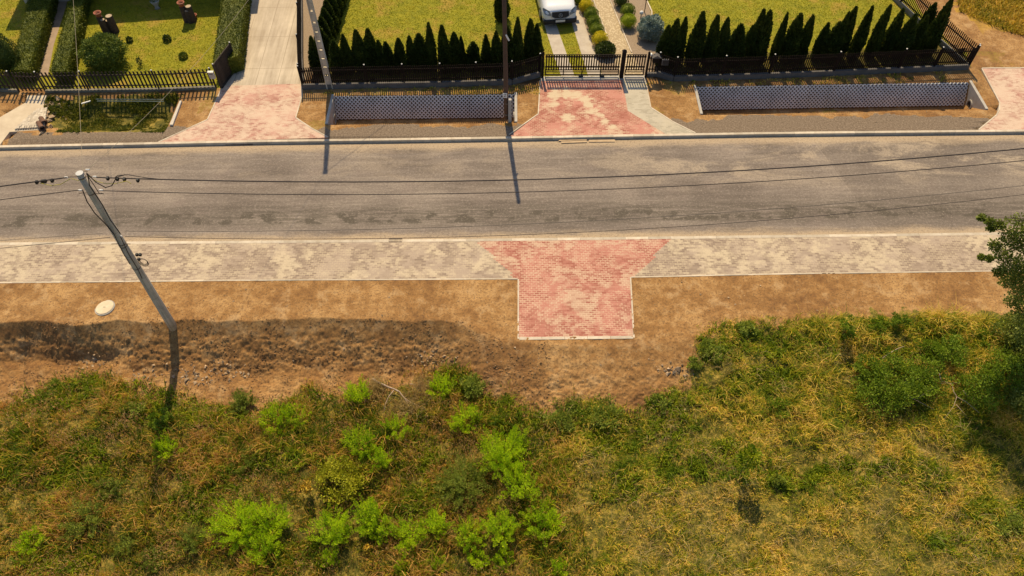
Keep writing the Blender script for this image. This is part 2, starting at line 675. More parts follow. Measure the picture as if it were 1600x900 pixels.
def ground_mat():
    N = NB('ground_soil_and_turf')
    p = N.pos()
    A = N.N('ShaderNodeVertexColor', layer_name='zone')
    B = N.N('ShaderNodeVertexColor', layer_name='zone2')
    a = N.N('ShaderNodeSeparateColor'); N.L(A.outputs[0], a.inputs[0])
    b = N.N('ShaderNodeSeparateColor'); N.L(B.outputs[0], b.inputs[0])
    n1 = N.noise(p, .35, 5, .6)
    n2 = N.noise(p, 2.2, 6, .7)
    n3 = N.noise(p, 11, 5, .75)
    n4 = N.noise(p, 45, 3, .8)
    # bare soil
    soil = N.cramp(N.math('ADD', N.math('MULTIPLY', n1, .5), N.math('MULTIPLY', n2, .5)),
                   [(.36, (.165, .078, .026)), (.48, (.275, .142, .046)), (.60, (.42, .245, .095))])
    soil = N.mix(N.ramp(n3, .47, .64, 0, .65), soil, (.105, .058, .028))
    soil = N.mix(N.ramp(N.noise(p, 22, 5, .85), .55, .64, 0, .75), soil, (.07, .04, .022))
    soil = N.mix(N.ramp(n4, .64, .76, 0, .6), soil, (.50, .37, .22))
    soil = N.mix(N.ramp(N.noise(p, 4.5, 6, .8), .58, .72, 0, .45), soil, (.12, .085, .045))
    fp = N.noise(p, 6.5, 3, .6, 1.2)
    soil = N.mix(N.ramp(fp, .64, .70, 0, .55), soil, (.09, .05, .025))
    soil = N.mix(N.ramp(N.noise(p, 1.1, 5, .7), .52, .68, 0, .4), soil, (.40, .27, .14))
    # lawn
    lawn = N.cramp(N.math('ADD', N.math('MULTIPLY', n2, .5), N.math('MULTIPLY', n3, .5)),
                   [(.36, (.10, .11, .006)), (.50, (.22, .205, .010)), (.66, (.33, .28, .018))])
    lawn = N.mix(N.ramp(N.noise(p, .6, 5, .7), .50, .66, 0, .7), lawn, (.34, .21, .04))
    lawn = N.mix(N.ramp(n4, .55, .75, 0, .35), lawn, (.03, .04, .006))
    # gravel shoulder
    grav = N.cramp(N.math('ADD', N.math('MULTIPLY', n3, .4), N.math('MULTIPLY', n4, .6)),
                   [(.38, (.075, .052, .034)), (.5, (.17, .125, .085)), (.62, (.33, .255, .18))])
    # dry field
    dry = N.cramp(N.math('ADD', N.math('MULTIPLY', n2, .6), N.math('MULTIPLY', n3, .4)),
                  [(.36, (.15, .11, .014)), (.5, (.34, .20, .03)), (.66, (.52, .29, .05))])
    # rough undergrowth floor
    floor_ = N.cramp(N.math('ADD', N.math('MULTIPLY', n2, .5), N.math('MULTIPLY', n3, .5)),
                     [(.38, (.035, .038, .006)), (.5, (.11, .095, .014)), (.62, (.36, .25, .05))])
    bedg = N.cramp(N.math('ADD', N.math('MULTIPLY', n3, .3), N.math('MULTIPLY', n4, .7)),
                   [(.35, (.12, .085, .055)), (.5, (.27, .20, .135)), (.66, (.42, .33, .23))])
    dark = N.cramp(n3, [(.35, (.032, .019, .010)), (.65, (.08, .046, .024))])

    def edge(f):
        return N.ramp(N.math('ADD', f, N.math('MULTIPLY', N.math('SUBTRACT', n3, .5), .5)), .4, .6)
    c = soil
    c = N.mix(edge(a.outputs[0]), c, lawn)
    c = N.mix(edge(a.outputs[2]), c, dry)
    c = N.mix(edge(b.outputs[0]), c, floor_)
    c = N.mix(edge(b.outputs[1]), c, bedg)
    c = N.mix(edge(a.outputs[1]), c, grav)
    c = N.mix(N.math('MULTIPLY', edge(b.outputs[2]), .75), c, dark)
    N.bump(N.math('ADD', N.math('MULTIPLY', n3, .6), N.math('MULTIPLY', n4, .5)), .7, .035)
    return N.fin(c, .95)


M['ground'] = ground_mat()


def road_mat():
    N = NB('asphalt')
    uv = N.N('ShaderNodeUVMap').outputs[0]
    sp = N.N('ShaderNodeSeparateXYZ')
    N.L(uv, sp.inputs[0])
    u, v = sp.outputs[0], sp.outputs[1]
    vm = N.math('MULTIPLY', v, 7.2)
    cb = N.N('ShaderNodeCombineXYZ')
    N.L(u, cb.inputs[0]); N.L(vm, cb.inputs[1])
    q = cb.outputs[0]
    n = N.noise(q, .22, 5, .6)
    st = N.noise(N.scale(q, (.16, 2.2, 1)), 1.0, 6, .7)
    st2 = N.noise(N.scale(q, (.6, 6, 1)), 1.0, 5, .7)
    g = N.noise(q, 38, 4, .8)
    blot = N.noise(q, .9, 4, .6)
    base = N.cramp(N.math('ADD', N.math('MULTIPLY', n, .5), N.math('MULTIPLY', st, .5)),
                   [(.40, (.135, .108, .088)), (.5, (.205, .167, .137)), (.60, (.30, .248, .20))])
    # purple-grey and grey-green casts
    base = N.mix(N.ramp(blot, .5, .7, 0, .35), base, (.215, .165, .14))
    # newer darker section towards the east, beyond an oblique joint
    jl = N.math('ADD', u, N.math('MULTIPLY', v, 1.6))
    dk = N.ramp(jl, 16.35, 16.42, 0, .35)
    base = N.mix(dk, base, (.13, .105, .082))
    base = N.mix(N.ramp(N.math('ABSOLUTE', N.math('SUBTRACT', jl, 16.36)), .0, .035, .35, 0), base, (.34, .28, .22))
    # grimy wheel line with dark spots
    band = N.math('MULTIPLY', N.ramp(v, .10, .22), N.ramp(v, .42, .27))
    fineb = N.noise(N.scale(q, (.5, 1.2, 1)), 2.0, 6, .75)
    base = N.mix(N.ramp(fineb, .52, .68, 0, .2), base, (.33, .27, .21))
    base = N.mix(N.ramp(fineb, .46, .32, 0, .25), base, (.12, .098, .08))
    spots = N.ramp(N.noise(N.scale(q, (1, 1.1, 1)), 1.15, 3, .55), .50, .63)
    band2 = N.math('MULTIPLY', N.ramp(v, .15, .20), N.ramp(v, .31, .235))
    grime = N.math('ADD', N.math('MULTIPLY', band, N.ramp(st2, .38, .6, .1, .75)), N.math('MULTIPLY', spots, N.math('MULTIPLY', band2, 1.0)), clamp=True)
    base = N.mix(N.math('MULTIPLY', grime, .95), base, (.075, .063, .045))
    # pale dry sand smeared over
    sm = N.noise(N.scale(q, (.25, .6, 1)), 1.0, 6, .75, .8)
    up = N.ramp(v, .35, .7)
    east = N.ramp(u, 2.0, 9.0, .35, 1.0)
    base = N.mix(N.math('MULTIPLY', N.math('MULTIPLY', N.ramp(sm, .46, .62), N.math('MULTIPLY', up, east)), .95), base, (.40, .32, .23))
    # sand along both kerbs
    en = N.math('MULTIPLY', N.math('SUBTRACT', N.noise(N.scale(q, (.35, 1.5, 1)), 1.2, 5, .7), .5), .16)
    lo = N.math('ADD', v, en)
    sandN = N.ramp(lo, .035, .105, 1, 0)
    sandF = N.ramp(lo, .87, .955, 0, 1)
    sand = N.math('MAXIMUM', N.math('MULTIPLY', sandN, .85), N.math('MULTIPLY', sandF, .8))
    base = N.mix(sand, base, (.50, .375, .235))
    base = N.mix(N.math('MULTIPLY', N.ramp(v, .018, .034, 1, 0), .7), base, (.60, .47, .31))
    base = N.mix(N.ramp(g, .40, .62, .0, .5), base, (.085, .068, .055))
    g2 = N.noise(q, 9, 5, .85)
    base = N.mix(N.ramp(g2, .5, .62, .0, .5), base, (.10, .08, .065))
    base = N.mix(N.ramp(g2, .47, .36, .0, .5), base, (.36, .30, .24))
    base = N.mix(N.ramp(g, .62, .75, .0, .4), base, (.42, .35, .28))
    N.bump(g, .3, .006)
    return N.fin(base, .92)


M['road'] = road_mat()

M['thuja'] = leafmat('thuja_foliage', [(0, (.022, .038, .006)), (.5, (.048, .072, .009)), (1, (.13, .15, .018))], 2.5, .15)
M['thuja_light'] = leafmat('evergreen_hedge_foliage', [(0, (.025, .042, .006)), (.5, (.06, .085, .010)), (1, (.11, .135, .018))], 2.5, .2)
M['hedge'] = leafmat('hedge_foliage', [(0, (.05, .07, .006)), (.5, (.11, .13, .010)), (1, (.20, .20, .018))], 1.5, .25)
M['bush'] = leafmat('bush_foliage', [(0, (.05, .08, .010)), (.5, (.11, .15, .018)), (1, (.22, .26, .035))], 1.5, .25)
M['ball_green'] = leafmat('clipped_green_foliage', [(0, (.07, .11, .006)), (.5, (.14, .19, .010)), (1, (.24, .28, .018))], 3, .25)
M['ball_yellow'] = leafmat('clipped_golden_foliage', [(0, (.34, .29, .006)), (.5, (.56, .46, .01)), (1, (.74, .62, .02))], 3, .3)
M['ball_lime'] = leafmat('clipped_lime_foliage', [(0, (.15, .21, .006)), (.5, (.27, .33, .01)), (1, (.42, .46, .02))], 3, .3)
M['spruce_blue'] = leafmat('blue_spruce_foliage', [(0, (.12, .17, .135)), (.5, (.21, .27, .22)), (1, (.36, .42, .34))], 3, .15)
M['gold'] = leafmat('goldenrod_foliage', [(0, (.15, .28, .004)), (.45, (.40, .57, .008)), (1, (.76, .86, .02))], 1.5, .45, pos=True)
M['gold_dull'] = leafmat('dull_herb_foliage', [(0, (.13, .17, .018)), (.5, (.26, .31, .035)), (1, (.42, .47, .08))], 1.5, .35, pos=True)
M['gold_leafy'] = leafmat('young_shrub_foliage', [(0, (.19, .21, .008)), (.5, (.38, .38, .015)), (1, (.6, .56, .04))], 1.5, .35, pos=True)
M['shrub'] = leafmat('scrub_foliage', [(0, (.07, .12, .008)), (.5, (.17, .25, .012)), (1, (.34, .43, .03))], 2, .4)
M['tree'] = leafmat('tree_foliage', [(0, (.08, .11, .010)), (.5, (.18, .22, .03)), (1, (.42, .44, .11))], 1.2, .35)
M['stem'] = simple('green_brown_stem', (.09, .075, .03), (.13, .1, .045), 8, .8)
M['flower_yellow'] = simple('yellow_flowers', (.62, .42, .04), (.55, .36, .04), 8, .7)
M['straw'] = leafmat('straw_stalks', [(0, (.30, .20, .07)), (.5, (.44, .31, .11)), (1, (.6, .45, .2))], 1.5, .3, pos=True)


def grass_mat(name, left):
    N = NB(name)
    p = N.pos()
    n = N.noise(p, .42, 4, .65, .5)
    n2 = N.noise(p, 1.7, 4, .7)
    r = N.island()
    f = N.math('ADD', N.math('ADD', N.math('MULTIPLY', n, .55), N.math('MULTIPLY', n2, .45)), N.math('MULTIPLY', N.math('SUBTRACT', r, .5), .30))
    if left:
        c = N.cramp(f, [(.37, (.06, .12, .004)), (.44, (.15, .21, .006)), (.50, (.36, .34, .010)), (.54, (.56, .36, .030)), (.60, (.68, .37, .10))])
    else:
        c = N.cramp(f, [(.38, (.09, .15, .004)), (.45, (.22, .27, .007)), (.505, (.46, .41, .014)), (.56, (.72, .50, .045)), (.63, (.86, .57, .13))])
    N.fin(c, .65)
    tr = N.N('ShaderNodeBsdfTranslucent')
    N.L(c, tr.inputs[0])
    mx = N.N('ShaderNodeMixShader')
    mx.inputs[0].default_value = .35
    N.L(N.b.outputs[0], mx.inputs[1])
    N.L(tr.outputs[0], mx.inputs[2])
    N.L(mx.outputs[0], N.out.inputs[0])
    return N.m


M['grass_l'] = grass_mat('tall_weed_grass', True)
M['grass_r'] = grass_mat('dry_meadow_grass', False)

# ------------------------------------------------------------------ ground sheet


def axis(segs):
    out = []
    for a, b, s in segs:
        out.append(np.arange(a, b, s))
    return np.concatenate(out)


gx = axis([(-900, -120, 60), (-120, -30, 6), (-30, -21, .5), (-21, 8, .036), (8, 21, .05), (21, 30, .5), (30, 120, 6), (120, 960, 60)])
gy = axis([(-400, -20, 40), (-20, 5, 2), (5, 9.5, .12), (9.5, 14.2, .055), (14.2, 18.2, .034), (18.2, 20.7, .05), (20.7, 29, .5), (29, 34.4, .06), (34.4, 42, .12), (42, 60, 1.5), (60, 120, 10), (120, 2200, 130)])
GX, GY = np.meshgrid(gx, gy)
Xf, Yf = GX.ravel(), GY.ravel()
Zf = height(Xf, Yf)
nx, ny = len(gx), len(gy)
idx = np.arange(nx * ny).reshape(ny, nx)
FQ = np.stack([idx[:-1, :-1], idx[:-1, 1:], idx[1:, 1:], idx[1:, :-1]], -1).reshape(-1, 4)

zone = np.zeros((len(Xf), 3), np.float32)
zone2 = np.zeros((len(Xf), 3), np.float32)


def soft(poly, wob=.25, seed=5):
    ox = (fbm(Xf, Yf, .7, 3, seed) - .5) * 2 * wob
    oy = (fbm(Xf, Yf, .7, 3, seed + 7) - .5) * 2 * wob
    return inpoly(Xf + ox, Yf + oy, poly)


FEN_M = lineY([(475, 138), (570, 136), (800, 131)])
FEN_R = lineY([(1050, 126), (1200, 122), (1300, 118), (1512, 108)])
FEN_L = lineY([(-100, 141), (72, 143), (345, 137)])
LAWN_M = [gp(500, 132), gp(848, 122)] + G([(1008, 118), (1520, 104), (1385, -40)]) + [(22, 60), (-14, 60)]
LAWN_L = G([(-600, 142), (345, 137), (350, 110), (384, -10)]) + [(-16, 60), (-60, 60)]
z_l = soft(LAWN_M, .1)
z_l2 = soft(LAWN_L, .1)
zone[:, 0] = (z_l | z_l2).astype(float)
# mulch below thujas, gravel beds by the garden path
mul = (Yf > FEN_M(Xf)) & (Yf < FEN_M(Xf) + 2.2) & (Xf > gp(478, 120)[0]) & (Xf < gp(848, 120)[0])
mul |= (Yf > FEN_R(Xf)) & (Yf < FEN_R(Xf) + 2.2) & (Xf > gp(1020, 120)[0]) & (Xf < gp(1515, 106)[0])
zone2[:, 2] = mul * .9
BED1 = G([(941, 118), (972, 118), (958, 84), (926, 0), (915, -30), (895, -30), (905, 10), (917, 50), (931, 86)])
BED2 = G([(1004, 118), (1050, 118), (1052, 84), (1040, 50), (1018, 25), (1012, 0), (1000, -30), (945, -30), (953, 0), (987, 86)])
BED3 = G([(480, 125), (520, 80), (522, 30), (520, -40), (470, -40), (472, 125)])
bed = soft(BED1, .06) | soft(BED2, .06) | soft(BED3, .06)
zone2[:, 1] = bed
# gravel shoulder behind the far kerb
gs = (Yf > KERB_F(Xf)) & (Yf < KERB_F(Xf) + 1.05 + (fbm(Xf, Yf, 1.1, 4, 90) - .5) * 1.1 + .25 * (Xf > 8)) & (Xf > gp(10, 215)[0])
gs &= ~inpoly(Xf, Yf, DRIVE_L)
zone[:, 1] = gs
# dry field at the far right
FIELD = G([(1475, -60), (1500, 20), (1560, 45), (1640, 70), (1900, 150)]) + [(200, 34), (900, 60), (900, 2000), (24, 2000)]
zone[:, 2] = np.maximum(soft(FIELD, .5) * 1.0, 0)
zone[:, 2] = np.maximum(zone[:, 2], .52 * ((Xf > gp(1530, 60)[0]) & (Yf > 33.5) & (Xf < 60)) * sstep(.35, .6, fbm(Xf, Yf, 1.6, 3, 77)))
BIGF = ((Yf > 60) | (np.abs(Xf) > 60) & (Yf > 35)) & (zone[:, 0] < .5)
zone[:, 2] = np.maximum(zone[:, 2], BIGF)
# patches of thin grass over the right hand soil verge
pt = sstep(.56, .68, fbm(Xf, Yf, 1.2, 4, 120)) * (Yf > 29) * (Yf < 36)
zone[:, 0] = np.maximum(zone[:, 0], pt * .45 * (zone2[:, 1] < .5))
# undergrowth floor
e = EDGE_GRASS(Xf) + (fbm(Xf, Yf, .8, 4, 33) - .5) * .7
zone2[:, 0] = sstep(-.1, .75, e - Yf + (fbm(Xf, Yf, .35, 3, 37) - .5) * 1.2)
# overgrown ditch at left
OVER = G([(80, 160), (130, 150), (270, 150), (262, 196), (250, 207), (90, 207), (70, 185)])
zone2[:, 0] = np.maximum(zone2[:, 0], soft(OVER, .3) * .9)
# freshly turned soil on the bank, its slope shade painted in darker
te = bank_edge(Xf) - Yf
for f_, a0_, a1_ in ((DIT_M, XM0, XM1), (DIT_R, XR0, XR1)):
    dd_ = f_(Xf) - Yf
    zone2[:, 2] = np.maximum(zone2[:, 2], ((dd_ > -.05) & (dd_ < .62) & (Xf > a0_) & (Xf < a1_)) * 1.0)  # soil behind the slabs darkened as painted shade in their openings
bank_shade = sstep(.0, .12, te) * (1 - sstep(1.2, 2.3, te)) * (Xf < -1.8) * (.45 + .5 * fbm(Xf, Yf, .8, 3, 44))
zone2[:, 2] = np.maximum(zone2[:, 2], bank_shade * .42)
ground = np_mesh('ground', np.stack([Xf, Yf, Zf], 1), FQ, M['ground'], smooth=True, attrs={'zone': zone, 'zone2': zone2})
tag(ground, kind='structure')

# ------------------------------------------------------------------ road, pavements, kerbs
rx = axis([(-400, -40, 20), (-40, 41, 1.0), (41, 420, 20)])
rn, rf = KERB_N(rx) + .02, KERB_F(rx) + .05
V = np.concatenate([np.stack([rx, rn, rx * 0 - .08], 1), np.stack([rx, (rn + rf) / 2, rx * 0 - .05], 1), np.stack([rx, rf, rx * 0 - .12], 1)])
UV = np.concatenate([np.stack([rx, rx * 0], 1), np.stack([rx, rx * 0 + .5], 1), np.stack([rx, rx * 0 + 1], 1)])
n = len(rx)
q = [(i, i + 1, n + i + 1, n + i) for i in range(n - 1)] + [(n + i, n + i + 1, 2 * n + i + 1, 2 * n + i) for i in range(n - 1)]
road = np_mesh('road', V, np.array(q), M['road'], smooth=True, uv=UV)
tag(road, kind='structure')

def slab(name, poly, mat, z=.0, thick=.2, a=ANG):
    """a paved area as a thick slab with UVs in metres"""
    n = len(poly)
    me = bpy.data.meshes.new(name)
    vs = [(p[0], p[1], z) for p in poly] + [(p[0], p[1], z - thick) for p in poly]
    fs = [tuple(range(n))] + [(i, n + i, n + (i + 1) % n, (i + 1) % n) for i in range(n)]
    ar = sum(poly[i][0] * poly[(i + 1) % n][1] - poly[(i + 1) % n][0] * poly[i][1] for i in range(n))
    if ar < 0:
        fs = [f[::-1] for f in fs]
    me.from_pydata(vs, [], fs)
    l = me.uv_layers.new(name='UVMap')
    uv = pave_uv([v[:2] for v in vs], a)
    for lp in me.loops:
        l.data[lp.index].uv = uv[lp.vertex_index]
    me.materials.append(mat)
    o = bpy.data.objects.new(name, me)
    COL.objects.link(o)
    return tag(o, kind='structure')


# sidewalk: strips left and right of the red crossing, edges shared
wx = [-400, -60, -30, -20, -10, -5, gp(750, 380)[0]]
L_poly = [(x, float(KERB_N(x)) - .0) for x in wx] + [RED_N[5]] + [(x, float(WALK_O(x))) for x in [-5, -10, -20, -30, -60, -400]]
slab('sidewalk', L_poly, M['pave_grey'])
wx = [gp(1047, 377)[0], 10, 15, 20, 30, 60, 400]
R_poly = [(x, float(KERB_N(x))) for x in wx] + [(x, float(WALK_O(x))) for x in [400, 60, 30, 20, 15, 10]] + [RED_N[2]]
slab('sidewalk', R_poly, M['pave_grey'])
RN = list(RED_N)
RN[0] = (RN[0][0], float(KERB_N(RN[0][0])))
RN[1] = (RN[1][0], float(KERB_N(RN[1][0])))
slab('driveway', RN, M['pave_grey'])
slab('driveway', DRIVE_L, M['pave_red_dusty'])
redm = G([(845, 125), (972, 123), (981, 173), (1040, 209.5), (796, 213), (842, 178)])
greym = G([(972, 123), (1007, 122), (1016, 168), (1050, 190), (1086, 208), (1040, 209.5), (981, 173)])
slab('driveway', redm, M['pave_red'])
slab('footpath', greym, M['pave_pale'])
slab('driveway', DRIVE_R, M['pave_red_dusty'])


def conc_slabs_mat():
    N = NB('cast_concrete_lane')
    uv = N.N('ShaderNodeUVMap').outputs[0]
    n = N.noise(uv, .5, 5, .6)
    s = N.noise(N.scale(uv, (2.2, .15, 1)), 1, 5, .7)
    g = N.noise(uv, 25, 4, .75)
    c = N.cramp(N.math('ADD', N.math('MULTIPLY', n, .4), N.math('MULTIPLY', s, .6)),
                [(.38, (.33, .265, .19)), (.5, (.45, .375, .28)), (.62, (.58, .49, .37))])
    br = N.N('ShaderNodeTexBrick')
    N.L(uv, br.inputs['Vector'])
    br.inputs['Scale'].default_value = 1
    br.inputs['Brick Width'].default_value = 1.15
    br.inputs['Row Height'].default_value = 2.9
    br.inputs['Mortar Size'].default_value = .018
    br.offset = 0
    c = N.mix(N.math('MULTIPLY', br.outputs['Fac'], .55), c, (.2, .15, .1))
    c = N.mix(N.ramp(g, .4, .7, 0, .25), c, (.25, .2, .15))
    N.bump(g, .2, .006)
    return N.fin(c, .92)


M['lane'] = conc_slabs_mat()
slab('lane', CONC_L, M['lane'], a=math.radians(1.5))
slab('footpath', PATH_L, simple('worn_pale_concrete', (.55, .46, .33), (.46, .37, .26), 1.5, .92, .15), a=0)


def kerb_run(name, pts, w, z1, hgt, L=1.0, side=1, gap=.006):
    """kerb stones butted end to end along a line of ground points; one mesh"""
    mb = MB()
    acc = []
    for i in range(len(pts) - 1):
        a, b = Vector(pts[i]), Vector(pts[i + 1])
        d = b - a
        ln = d.length
        if ln < .02:
            continue
        d.normalize()
        nrm = Vector((-d.y, d.x)) * side
        k = max(1, round(ln / L))
        s = ln / k
        for j in range(k):
            p = a + d * (j * s + s / 2)
            c = (p.x + nrm.x * w / 2, p.y + nrm.y * w / 2, z1 - hgt / 2)
            mb.obox(c, (d.x, d.y, 0), (nrm.x, nrm.y, 0), (0, 0, 1), s / 2 - gap / 2, w / 2, hgt / 2)
    o = mb.build(name, M['kerb'])
    return tag(o, kind='structure')


xs = np.arange(-45, 46, 3.0)
kerb_run('kerb', [(x, float(KERB_F(x))) for x in xs], .15, .03, .3)
kerb_run('kerb', [(x, float(KERB_N(x)) + .0) for x in xs], .15, .004, .25)
lx = [x for x in xs if x < RED_N[5][0] - .5] + [RED_N[5][0] - .06]
kerb_run('kerb', [(x, float(WALK_O(x))) for x in lx], .06, .012, .25, side=-1)
rx2 = [RED_N[2][0] + .06] + [x for x in xs if x > RED_N[2][0] + .5]
kerb_run('kerb', [(x, float(WALK_O(x))) for x in rx2], .06, .012, .25, side=-1)
kerb_run('kerb', [RED_N[4], RED_N[3]], .13, .014, .25, side=-1, gap=.012)
kerb_run('kerb', [RED_N[5], (RED_N[4][0], RED_N[4][1] - .08)], .06, .012, .25, side=-1)
kerb_run('kerb', [RED_N[2], (RED_N[3][0], RED_N[3][1] - .08)], .06, .012, .25, side=1)
kerb_run('kerb', [DRIVE_M[0], DRIVE_M[6], (DRIVE_M[5][0], DRIVE_M[5][1] + .1)], .06, .012, .25, side=-1)
kerb_run('kerb', [DRIVE_M[1], DRIVE_M[2], DRIVE_M[3], DRIVE_M[4]], .06, .012, .25, side=1)
kerb_run('kerb', [DRIVE_L[1], DRIVE_L[2], DRIVE_L[3], DRIVE_L[4], DRIVE_L[5]], .06, .012, .25, side=1)
kerb_run('kerb', [DRIVE_L[0], DRIVE_L[7], DRIVE_L[6]], .06, .012, .25, side=-1)
kerb_run('kerb', [DRIVE_R[0], DRIVE_R[5], gp(1562, 172), DRIVE_R[4], DRIVE_R[3]], .06, .012, .25, side=-1)
kerb_run('kerb', [DRIVE_R[0], DRIVE_R[1]], .07, .012, .25, side=1)

# ------------------------------------------------------------------ numpy foliage builders


def leaf_quads(P, size, D, aspect=.5, seed=1):
    """pointed leaves: P base, D direction (n,3), size (n,)"""
    r = np.random.default_rng(seed)
    n = len(P)
    D = D / (np.linalg.norm(D, axis=1, keepdims=True) + 1e-9)
    R = r.normal(size=(n, 3))
    S = np.cross(D, R)
    S /= (np.linalg.norm(S, axis=1, keepdims=True) + 1e-9)
    s = size[:, None]
    v0 = P
    v1 = P + D * s * .5 + S * s * aspect * .5
    v2 = P + D * s
    v3 = P + D * s * .5 - S * s * aspect * .5
    V = np.stack([v0, v1, v2, v3], 1).reshape(-1, 3)
    Fq_ = np.arange(n * 4).reshape(n, 4)
    return V, Fq_


def join(parts):
    Vs, Fs, b = [], [], 0
    for V_, F_ in parts:
        Vs.append(V_)
        Fs.append(F_ + b)
        b += len(V_)
    return np.concatenate(Vs), np.concatenate(Fs)


def sph(r, n):
    v = r.normal(size=(n, 3))
    return v / np.linalg.norm(v, axis=1, keepdims=True)


def make_thuja_mesh(seed, h=1.0, rad=.17):
    """unit height conifer column: uneven skin of flat sprays"""
    r = np.random.default_rng(seed)
    n = 5200
    t = r.random(n) ** 1.15
    a = r.random(n) * 2 * math.pi
    lob = 1 + .13 * np.sin(a * 3 + seed + t * 5) + .10 * np.sin(a * 5 + t * 14 + seed * 2)
    prof = np.interp(t, [0, .06, .25, .5, .75, .92, 1], [.7, .9, 1.0, .86, .56, .22, .02])
    rr = rad * prof * lob * (.72 + .34 * r.random(n))
    P = np.stack([rr * np.cos(a), rr * np.sin(a), t * h * .97], 1)
    D = np.stack([np.cos(a) * .55, np.sin(a) * .55, np.full(n, 1.0)], 1) + r.normal(size=(n, 3)) * .3
    V1, F1 = leaf_quads(P, .035 + .035 * r.random(n), D, .55, seed)
    # dense heart
    k, m_ = 14, 12
    vv = []
    for i in range(k):
        tt = i / (k - 1)
        pr = np.interp(tt, [0, .06, .25, .5, .75, .92, 1], [.7, .9, 1.0, .86, .56, .22, .02]) * rad * .78
        for j in range(m_):
            aa = 2 * math.pi * j / m_
            vv.append((pr * math.cos(aa), pr * math.sin(aa), .02 + tt * .93 * h))
    ff = [(i * m_ + j, i * m_ + (j + 1) % m_, (i + 1) * m_ + (j + 1) % m_, (i + 1) * m_ + j) for i in range(k - 1) for j in range(m_)]
    return join([(V1, F1), (np.array(vv), np.array(ff))])


def blob_mesh(seed, rx_, ry_, rz_, n, ls, zc, up=.2, rough=.15, heart=.82, aspect=.55, flat=0.0):
    """rounded leafy mass centred at height zc"""
    r = np.random.default_rng(seed)
    d = sph(r, n)
    d[:, 2] = np.where(d[:, 2] < -.75, -d[:, 2], d[:, 2])
    heart = heart if n > 700 else 0
    nn = np.sin(d[:, 0] * 5 + seed) * np.sin(d[:, 1] * 6 + seed * 2) * np.sin(d[:, 2] * 5 + 1)
    k = (1 + rough * nn) * (.80 + .25 * r.random(n) ** .6)
    P = d * np.array([rx_, ry_, rz_]) * k[:, None] + np.array([0, 0, zc])
    D = d + r.normal(size=(n, 3)) * .55 + np.array([0, 0, up])
    V1, F1 = leaf_quads(P, ls * (.6 + .8 * r.random(n)), D, aspect, seed)
    parts = [(V1, F1)]
    if heart:
        k1, m_ = 9, 14
        vv = []
        for i in range(k1):
            th = math.pi * i / (k1 - 1)
            for j in range(m_):
                aa = 2 * math.pi * j / m_
                dd = np.array([math.sin(th) * math.cos(aa), math.sin(th) * math.sin(aa), math.cos(th)])
                vv.append(dd * np.array([rx_, ry_, rz_]) * heart + np.array([0, 0, zc]))
        ff = [(i * m_ + j, i * m_ + (j + 1) % m_, (i + 1) * m_ + (j + 1) % m_, (i + 1) * m_ + j) for i in range(k1 - 1) for j in range(m_)]
        parts.append((np.array(vv), np.array(ff)))
    return join(parts)


ORD = ['first', 'second', 'third', 'fourth', 'fifth', 'sixth', 'seventh', 'eighth', 'ninth', 'tenth', 'eleventh', 'twelfth', 'thirteenth',
       'fourteenth', 'fifteenth', 'sixteenth', 'seventeenth', 'eighteenth', 'nineteenth', 'twentieth', 'twenty-first', 'twenty-second',
       'twenty-third', 'twenty-fourth', 'twenty-fifth', 'twenty-sixth']

TH = []
for s in range(4):
    V_, F_ = make_thuja_mesh(40 + s)
    o = np_mesh('crown', V_, F_, M['thuja'])
    TH.append(o.data)
    bpy.data.objects.remove(o)
tk = MB().tube([(0, 0, 0), (0, 0, .2)], [.02, .012], 6)
tko = tk.build('trunk', M['bark'])
TRUNK = tko.data
bpy.data.objects.remove(tko)


def thuja(px, py, yb, label, group, i, rad=1.0, name='thuja_tree'):
    X, Z = at_Y(px, py, yb)
    t = thing(name, label, 'tree', (X, yb, 0), (i * 1.7) % 6.28, group)
    for nm, me in (('crown', TH[i % 4]), ('trunk', TRUNK)):
        c = bpy.data.objects.new(nm, me)
        COL.objects.link(c)
        c.parent = t
        wd = rad * (2.6 + .5 * math.sin(i * 2.3)) / 2.6
        c.scale = (1.95 * wd * (.9 + .2 * math.sin(i * 3.7)), 1.95 * wd, Z)
    return t


mid = [(485, 57), (520, 63), (535, 54), (555, 47), (574, 45), (590, 63), (602, 66), (622, 60), (639, 56), (654, 53), (669, 36), (690, 40),
       (709, 51), (720, 57), (739, 66), (759, 55), (775, 49), (792, 41), (809, 28), (829, 30), (839, 38)]
hs = [(y, i) for i, (x, y) in enumerate(mid)]
for i, (x, y) in enumerate(mid):
    yb = float(FEN_M(gp(x, 118)[0])) + 1.35 + .12 * math.sin(i * 5)
    if x > 800:
        yb = float(FEN_M(gp(x, 118)[0])) + 1.4 + (x - 800) / 60.
    size = 'tall' if y < 46 else ('low' if y > 60 else 'mid-height')
    thuja(x, y, yb, f'{size} dark thuja, {ORD[i]} from left in the row left of the sliding gate', 'thujas behind the middle fence', i)
rgt = [(1045, 40), (1059, 30), (1072, 27), (1099, 19), (1122, 24), (1138, 28), (1159, 38), (1177, 40), (1194, 15), (1204, 17), (1231, 20), (1252, 22),
       (1271, 24), (1295, 36), (1313, 35), (1327, 19), (1338, 11), (1364, 10), (1392, 8), (1412, 14), (1432, 22), (1450, 24), (1462, 5), (1488, -2)]
for i, (x, y) in enumerate(rgt):
    yb = float(FEN_R(gp(x, 110)[0])) + 1.35 + .1 * math.sin(i * 4)
    if x in (1462,):
        yb += 1.1
    size = 'tall' if y < 18 else ('low' if y > 34 else 'mid-height')
    thuja(x, y, yb, f'{size} dark thuja, {ORD[i]} from left in the row right of the wicket gate', 'thujas behind the right fence', i + 3, 1.08)
